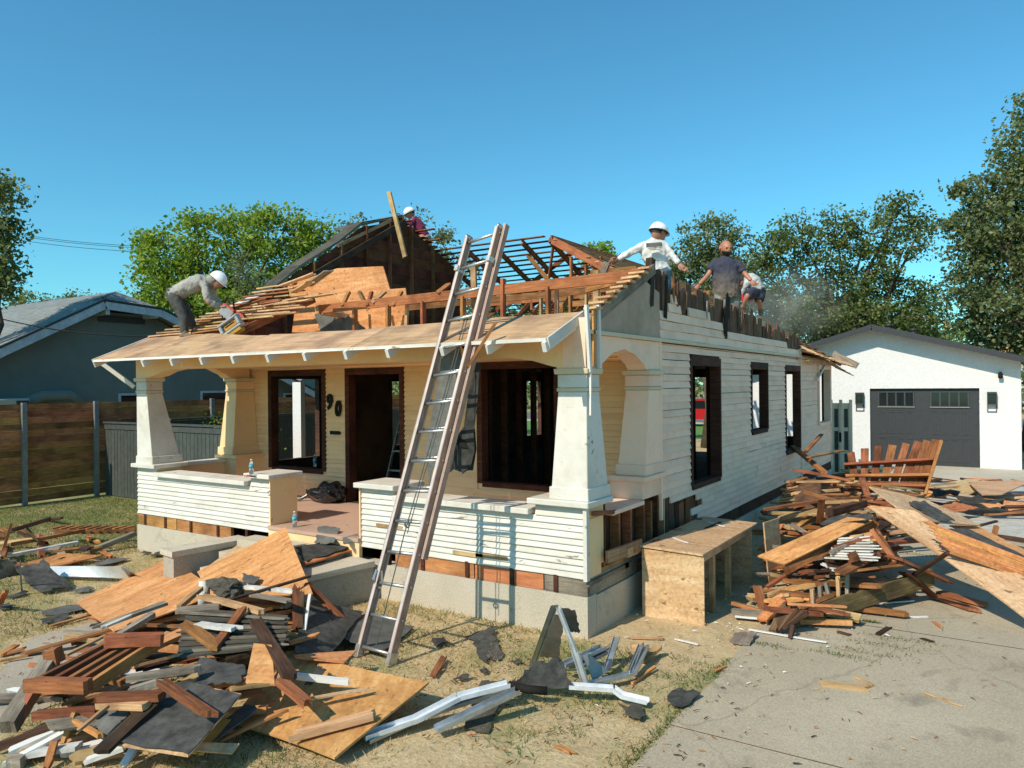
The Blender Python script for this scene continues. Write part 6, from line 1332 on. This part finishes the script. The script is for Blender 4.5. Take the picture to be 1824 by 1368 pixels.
for v,a,b_,w,t,mt,lb in [(r3,(1310,740,.03),(1410,660,.10),.08,.03,'tan','split pale stud at the right of the metal scrap'),(r3,(1255,870,.02),(1390,775,.04),.03,.02,'redfresh','thin orange splinter below the split pale stud'),(r3,(100,830,.03),(165,715,.06),.06,.015,'red','red brown shard standing in the grass right of the plywood'),(r3,(1250,605,.02),(1440,612,.02),.025,.015,'tan','straw coloured lath near the house corner'),(r3,(1515,615,.02),(1640,645,.02),.022,.012,'whiteclean','white splinter on the dirt by the plywood box'),(r3,(1735,800,.02),(1800,770,.02),.03,.012,'redfresh','orange chip at the driveway edge'),(r3,(820,1230,.02),(915,1275,.02),.04,.012,'redfresh','orange chip in the foreground grass'),(r3,(1250,660,.05),(1320,650,.08),.12,.06,'tan','stubby wood chunk behind the angled gutter'),
  (r4,(650,1490,.02),(920,1520,.02),.10,.025,'tan','tan board lying alone in the middle of the driveway'),(r4,(845,1450,.02),(950,1500,.02),.03,.012,'tan','thin splinter above the lone driveway board'),(r4,(1240,1540,.02),(1460,1620,.02),.012,.01,'tan','hair thin stick on the open driveway'),(r4,(1300,1130,.02),(1345,1165,.02),.04,.012,'redfresh','orange chip on the driveway right of the red board'),(r4,(975,1205,.02),(1040,1165,.02),.05,.02,'dark','dark stub on the driveway below the red board'),(r4,(1240,1230,.02),(1305,1250,.02),.04,.01,'dark','curved dark bark chip on the driveway'),(r4,(745,1190,.02),(800,1205,.02),.05,.015,'dark','dark chip beside the driveway weeds'),(r4,(230,1175,.03),(680,1250,.03),.028,.012,'whiteclean','long thin white lath at the front of the right pile'),(r4,(980,1027,.03),(1180,1010,.03),.022,.012,'whiteclean','thin white lath in front of the large flap'),(r4,(1180,1105,.02),(1270,1102,.02),.03,.012,'whiteclean','short white lath on the driveway')]: Pk(v,a,b_,w,t,mt,lb)
S(r4,[(118,1250,.03),(150,1200,.05),(270,1195,.06),(235,1265,.03)],.02,'grey','curled brown shingle on the dirt before the right pile','shingle','shingle_piece',.01,.01)
# --- right pile
fill(95,[(1400,1000),(1540,860),(1640,900),(1560,1080)],mound(.74),RM,'loose broken board in the middle of the right pile','broken boards in the right pile',lr=(.3,1.4),wr=(.07,.17),ang=1.2,sp=.9)
fill(45,[(1340,1110),(1370,960),(1500,1000),(1500,1110)],mound(.35),RM,'splintered board at the near end of the right pile','boards at the near end of the right pile',lr=(.2,.8),ang=.5,sp=.9)
fill(55,[(1395,870),(1500,830),(1570,890),(1410,970)],mound(1.15),['redlit','redfresh','red','tan','red'],'broken board in the rear left of the right pile','boards in the rear of the right pile',lr=(.4,1.6),ang=.5,sp=.7)
fill(30,[(1600,850),(1840,850),(1840,920),(1620,900)],lambda a,b_:.22,RM+['plytan','tan'],'flattened board behind the large plywood flap','flattened boards behind the flap',lr=(.4,1.4),ang=.3,sp=.8)
S(r4,[(915,462,1.02),(1880,1150,.14),(1880,905,.42),(1190,492,.98)],.018,'plytan','largest pale plywood flap sloping to the right photo edge',wav=.03)
S(r4,[(925,352,1.18),(1260,425,.95),(1570,578,.62),(1190,540,.9)],.018,'plylight','plywood panel striped by the shadows of the upright frame',wav=.01)
S(r4,[(1150,445,1.0),(1250,430,1.0),(1420,545,.80),(1330,545,.82)],.008,'felt','black felt strip on the shadow striped plywood panel','roofing felt','roofing_felt',.03,.01)
S(r4,[(1390,575,.66),(1560,578,.60),(1880,740,.35),(1880,800,.38)],.016,'ply','orange plywood strip right of the striped panel',wav=.01)
S(r4,[(1375,588,.72),(1480,590,.68),(1880,770,.45),(1800,765,.47)],.008,'felt','long black felt strip along the right plywood strip','roofing felt','roofing_felt',.03,.01)
BB=thing('beadboard_panel','ribbed reddish beadboard panel lying on the large plywood flap','panel',G(*r4(1400,700),.6))
for k in range(9):
    f=lambda k:(G(*r4(1258+k*15,556+k*21),.98-.036*k),G(*r4(1880,790+k*13),.60-.024*k))
    a,b_=f(k); a2,b2=f(k+1); wv=((a2-a)+(b2-b_))/2; board('bead_board',a,b_,wv.length*1.0,.014,'plyred',BB,0,.006,up=tuple((b_-a).cross(wv)*(1 if (b_-a).cross(wv).z>0 else -1)),rag=True)
S(r4,[(278,750,.52),(800,530,.86),(945,545,.88),(438,802,.46)],.02,'ply','golden plywood roof section sloping left in the right pile',wav=.01)
for k in range(9): Pk(r4,(448+k*56,800-k*29,.42+.045*k),(475+k*56,820-k*29,.38+.045*k),.10,.022,'tan' if k%2 else 'redlit',ORD[k]+' batten end from the left under the golden plywood section',group='batten ends under the golden plywood')
Pk(r4,(430,830,.40),(960,560,.80),.13,.04,'red','dark red rafter under the edge of the golden plywood',roll=1.2)
S(r4,[(640,570,.76),(720,520,.84),(960,505,.92),(900,545,.90)],.008,'felt','black felt across the upper end of the golden plywood','roofing felt','roofing_felt',.03,.02)
S(r4,[(495,335,.90),(645,330,1.0),(640,470,.66),(490,490,.58)],.02,'sheath','weathered dark sheet in the rear left of the right pile','panel','weathered_sheet',.02)
S(r4,[(1280,345,.12),(1500,305,.2),(1650,320,.25),(1500,400,.12)],.02,'plylight','pale plywood sheet flat behind the pile, left one')
S(r4,[(1500,315,.3),(1880,320,.25),(1700,390,.3),(1580,400,.3)],.02,'plytan','pale plywood sheet flat behind the pile, far right one',wav=.02)
S(r4,[(1270,450,.14),(1540,420,.22),(1880,440,.20),(1880,500,.10)],.02,'ply','orange plywood sheet flat behind the pile, nearest one',wav=.02)
S(r4,[(1300,470,.3),(1430,440,.3),(1560,470,.2),(1400,500,.2)],.02,'plyred','reddish plywood scrap behind the striped panel',rag=.02)
for px,py,r in ((1680,880,.45),(1735,893,.5),(1770,897,.35)): felt(px,py,r,'felt','black felt heap behind the right pile, '+{1680:'left',1735:'middle',1770:'right'}[px]+' one of three',group='felt heaps behind the right pile',z=.28,lift=.12)
for k in range(13):
    y=300+k*17.5; Pk(r4,(395+max(0,(8-k))*9+U(-8,8),y+25-k*2,.95-.045*k),(530+U(-10,30),y-k*2+U(-6,6),1.0-.045*k),.10,.02,rnd.choice(['tan','redlit','plytan','plyred']),ORD[k]+' sheathing board from the top in the fan left of the right pile',group='fanned sheathing boards')
for k in range(9):
    Pk(r4,(690+k*8+U(-10,10),760-k*14,.55+.02*k),(965+U(-20,20)-k*4,775-k*17,.62+.02*k),.055,.014,rnd.choice(['whiteclean','dustywhite','white']),ORD[k]+' white lath from the bottom of the bundle inside the right pile',group='bundle of white laths')
for k in range(5): Pk(r4,(655+k*14,795+k*9,.45),(780+k*3,830+k*5,.43),.06,.014,rnd.choice(['dustywhite','whiteclean']),ORD[k]+' white board end in front of the white bundle',group='white board ends')
RP=[((480,115,1.25),(665,265,1.0),.10,.05,'redlit','long red board leaning out of the rear window opening'),((550,152,1.30),(650,45,1.55),.07,.03,'redlit','upper red board pointing up beside the house wall'),((575,178,1.22),(772,140,1.2),.09,.03,'redfresh','orange board pointing right below the garden gate'),
((510,252,1.1),(830,315,1.0),.11,.03,'redlit','curved red plank on top of the right pile'),((455,320,.95),(740,318,1.0),.07,.03,'tan','tan plank lying across the pile top'),((560,325,.95),(840,300,1.02),.05,.03,'redfresh','thin orange lath across the pile top'),
((650,420,.98),(638,560,.60),.09,.03,'red','upright dark red board in the middle of the right pile'),((560,380,.9),(790,450,.85),.09,.04,'redlit','red brown board slanting in the pile middle'),((650,440,.85),(850,430,.9),.08,.04,'tan','tan board over the pile middle'),((690,500,.8),(890,445,.86),.12,.10,'dark','charred round log in the right pile'),
((410,530,.62),(620,490,.72),.10,.05,'tan','tan stud low at the left of the pile middle'),((300,530,.50),(470,590,.55),.07,.04,'tan','tan stick poking left toward the house'),((300,718,.36),(412,570,.62),.09,.02,'plyred','flat reddish board leaning near the plywood box'),((258,602,.42),(530,618,.52),.08,.04,'redlit','orange stud lying level near the plywood box'),((475,568,.62),(550,612,.56),.09,.02,'grey','grey short board on the level orange stud'),((590,520,.62),(480,600,.5),.08,.02,'redfresh','fresh orange board crossing the grey short board'),
((430,835,.32),(690,845,.40),.15,.03,'redlit','reddish board under the front edge of the golden plywood'),((425,893,.26),(980,925,.34),.12,.035,'red','long dark red plank across the front of the right pile'),((400,960,.22),(610,985,.26),.12,.03,'redlit','red board below the long dark red plank'),((330,932,.20),(512,822,.36),.05,.03,'redlit','thin red lath slanting at the pile front left'),((320,985,.16),(520,920,.24),.08,.03,'tan','tan board at the pile front left'),((275,925,.30),(318,1072,.06),.10,.03,'red','dark red board leaning at the pile front left corner'),((140,1075,.08),(315,1090,.08),.10,.06,'grey','brown board with white painted edge at the front left'),((145,1098,.05),(305,1112,.05),.05,.02,'whiteclean','white edge strip under the brown board'),
((840,1052,.06),(1140,1088,.06),.12,.04,'redlit','clean red board lying on the driveway before the pile'),((1075,760,.62),(1390,902,.20),.11,.03,'redlit','long red plank sliding off the pile to the right'),((1138,892,.24),(1382,733,.80),.05,.03,'dark','thin dark stick rising right against the plywood flap'),((1130,850,.4),(1300,985,.05),.12,.03,'red','dark red plank falling toward the driveway'),((1290,975,.05),(1535,1062,.04),.11,.03,'red','left of two red planks spread on the driveway'),((1330,960,.06),(1605,1035,.04),.13,.03,'redlit','right of two red planks spread on the driveway'),
((940,600,.90),(1068,765,.60),.05,.05,'redfresh','notched lath forming the left edge of the dark hollow'),((975,605,.88),(1060,740,.62),.13,.03,'red','wide brown board right of the notched lath'),((700,730,.62),(870,640,.76),.05,.03,'grey','grey lath above the white lath bundle'),((720,700,.66),(950,640,.78),.04,.03,'red','dark lath above the white lath bundle'),((1645,655,.30),(1665,575,.5),.12,.03,'redlit','upright red stub at the right photo edge'),((1690,640,.28),(1880,670,.26),.08,.06,'dark','dark beam at the right photo edge, upper one'),((1700,690,.2),(1880,720,.2),.07,.05,'red','red beam at the right photo edge, lower one'),((1560,575,.4),(1665,548,.42),.04,.03,'dark','dark stick beyond the right plywood strip'),
((455,1028,.30),(790,1045,.28),.035,.02,'redfresh','pinkish lath in front of the upright stubs'),((300,1125,.06),(420,1000,.22),.13,.03,'plyred','orange plank fan at the front tip, left board'),((330,1060,.1),(440,1000,.22),.10,.03,'redlit','orange plank fan at the front tip, right board'),((930,345,1.15),(1210,392,.98),.05,.03,'redfresh','pale lath along the top of the striped panel'),((1000,345,1.12),(1230,370,1.0),.04,.03,'tan','second pale lath along the top of the striped panel'),((885,300,1.2),(915,400,1.05),.08,.03,'red','short red board below the standing frame')]
for a,b_,w,t,mt,lb in RP: Pk(r4,a,b_,w,t,mt,lb)
tag(board('timber',G(*r4(480,1120),.10),G(*r4(1290,870),.30),.05,.19,'barkwood',None,0,.03,rag=True),'long rotten fascia timber along the front of the right pile','timber')
for k in range(6): Pk(r4,(365+k*16,1185-k*6,.05+.01*k),(430+k*28,1040+k*8,.24),.07,.03,'dark' if k%2 else 'sheath',ORD[k]+' splayed splinter from the left at the rotten timber tip',group='splinters at the timber tip')
for k,(xa,ya,xb,yb,mt) in enumerate([(602,1070,595,945,'tan'),(645,1045,640,925,'grey'),(705,1035,675,905,'grey'),(752,1030,745,875,'tan'),(800,1020,798,853,'grey'),(570,1130,560,1060,'grey'),(470,1225,485,1160,'dark')]):
    za=.16 if k<5 else .02; a=G(*r4(xa,ya),za); b_=V((a.x,a.y,0)); f_=(a-CAM).dot(Fv); q=at(*r4(xb,yb),f_+.05); tag(board('batten_stub',a,q,.085,.035,mt,None,0,.012,rag=True,up=(1,0,0)),ORD[k]+' upright batten stub on the rotten timber, counted left to right','batten',group='stubs on the rotten timber')
FR=thing('roof_frame','section of roof frame standing upright on the right pile, battens upward','roof frame',on(*r4(1050,380),'y',9.4))
tops=[(820,148),(900,126),(980,113),(1062,107),(1140,99),(1215,88),(1268,81),(1318,76)]
for k,(x,y) in enumerate(tops):
    xb=845+k*54; a=on(*r4(x,y),'y',9.62); b_=on(*r4(xb,328+k*7),'y',9.30); board('batten',b_,a,.135 if k<5 else .16,.022,'red',FR,0,.006,up=(0,1,0))
for k,(xa,ya,xb,yb,yy) in enumerate([(785,222,1300,192,9.48),(792,288,1275,283,9.36),(815,335,1255,345,9.26)]):
    a=on(*r4(xa,ya),'y',yy-.07); b_=on(*r4(xb,yb),'y',yy-.07); board('rail',a,b_,.17,.045,'redlit',FR,-.35,.006,up=(0,0,1))
a=on(*r4(1345,84),'y',9.50); b_=on(*r4(1250,396),'y',9.15); board('edge_board',b_,a,.05,.19,'redlit',FR,0,.004,up=(0,1,0))
# small litter
def litter(n,fn,zs,mat,name,label):
    mb=MB()
    for k in range(n):
        x_,y_=fn(); l=U(.015,.07);w=U(.004,.013);t=U(0,3.14);z=zs+U(.004,.014); dx,dy=math.cos(t)*l/2,math.sin(t)*l/2; ex,ey=-math.sin(t)*w/2,math.cos(t)*w/2
        k0=len(mb.v); mb.v+=[(x_-dx-ex,y_-dy-ey,z),(x_+dx-ex*.3,y_+dy-ey*.3,z+U(0,.01)),(x_+dx+ex,y_+dy+ey,z+.002),(x_-dx+ex*.6,y_-dy+ey*.6,z+U(0,.008)),(x_,y_,z+.010)]; mb.f+=[(k0,k0+1,k0+4),(k0+1,k0+2,k0+4),(k0+2,k0+3,k0+4),(k0+3,k0,k0+4)]
    o=mb.build(name,mat,None,False,False); tag(o,label,'litter',kind='stuff')
def near(cx,cy,sx,sy): return lambda:(rnd.gauss(cx,sx),rnd.gauss(cy,sy))
def okr(fn): 
    def g():
        while True:
            p=fn()
            if not(-8.1<p[0]<.06 and p[1]>-.05): return p
    return g
litter(260,okr(near(1.3,2.5,.9,2.2)),.012,'tan','wood_splinters','pale wood splinters strewn round the right pile')
litter(160,okr(near(1.6,3,1.1,2.4)),.012,'redlit','wood_splinters','reddish wood splinters strewn round the right pile')
litter(160,okr(near(1.0,2.2,.7,1.2)),.012,'whiteclean','paint_flakes','white paint flakes strewn before the right pile')
litter(400,okr(near(-2.5,-2.6,1.9,1.2)),.012,'redlit','wood_splinters','reddish splinters round the front left pile')
litter(350,okr(near(-1.5,-1.8,2.2,1.1)),.012,'tan','wood_splinters','pale splinters on the grass before the porch')
litter(260,okr(near(0,-1.2,1.0,.6)),.012,'dark','bark_chips','dark chips round the metal scrap')
litter(200,okr(near(-9,-.6,1.6,.7)),.012,'redlit','wood_splinters','splinters on the left lawn')
litter(45,lambda:(U(-4.8,-3.3),U(.1,1.9)),.708,'tan','wood_splinters','splinters on the porch floor')
litter(90,lambda:(U(1.5,6),U(-3,7)),.012,'dark','bark_chips','sparse dark chips on the driveway')

# ---- individual labels for the loose boards: colour, length and the nearest described neighbour ----
CN={'red':'dark red','redlit':'red brown','redfresh':'orange','dark':'dark brown','tan':'tan','grey':'grey','ply':'orange plywood','dustywhite':'dirty white','whiteclean':'white','plytan':'pale plywood'}
def pp(o):
    d=o.matrix_basis.translation-CAM; return (912+FPX*d.dot(R2)/d.dot(Fv),684-FPX*d.dot(U2)/d.dot(Fv))
hero=[(pp(o),o['label']) for o in COL.objects if o.parent is None and o.type=='MESH' and 'label' in o and 'group' not in o and 'kind' not in o]
used=set()
for o in [o for o in COL.objects if o.name.startswith('broken_board')]:
    x,y=pp(o); Ls=o.dimensions.x if o.dimensions.x>0 else max(v.co.x for v in o.data.vertices)*2
    Ls=max(v.co.x for v in o.data.vertices)*2; sz='short' if Ls<.4 else 'long' if Ls>.85 else 'broken'; co_=CN.get(o.data.materials[0].name.split('.')[0],'brown')
    for (hx,hy),hl in sorted(hero,key=lambda h:(h[0][0]-x)**2+((h[0][1]-y)*1.5)**2)[:14]:
        dx,dy=x-hx,y-hy; rel=('left of' if dx<0 else 'right of') if abs(dx)>abs(dy)*1.4 else ('above' if dy<0 else 'below'); w=hl.split()[:9]
        while w[-1] in('the','of','and','a','to','in','on','with','at','its','beside','between','under','across','by','below','just','left','right','from','two','one','number','above','near','behind','pointing','lying','large'): w.pop()
        if not w: continue
        lb=f"{sz} {co_} board {rel} the {' '.join(w)}"
        if lb not in used: break
    used.add(lb); o['label']=lb
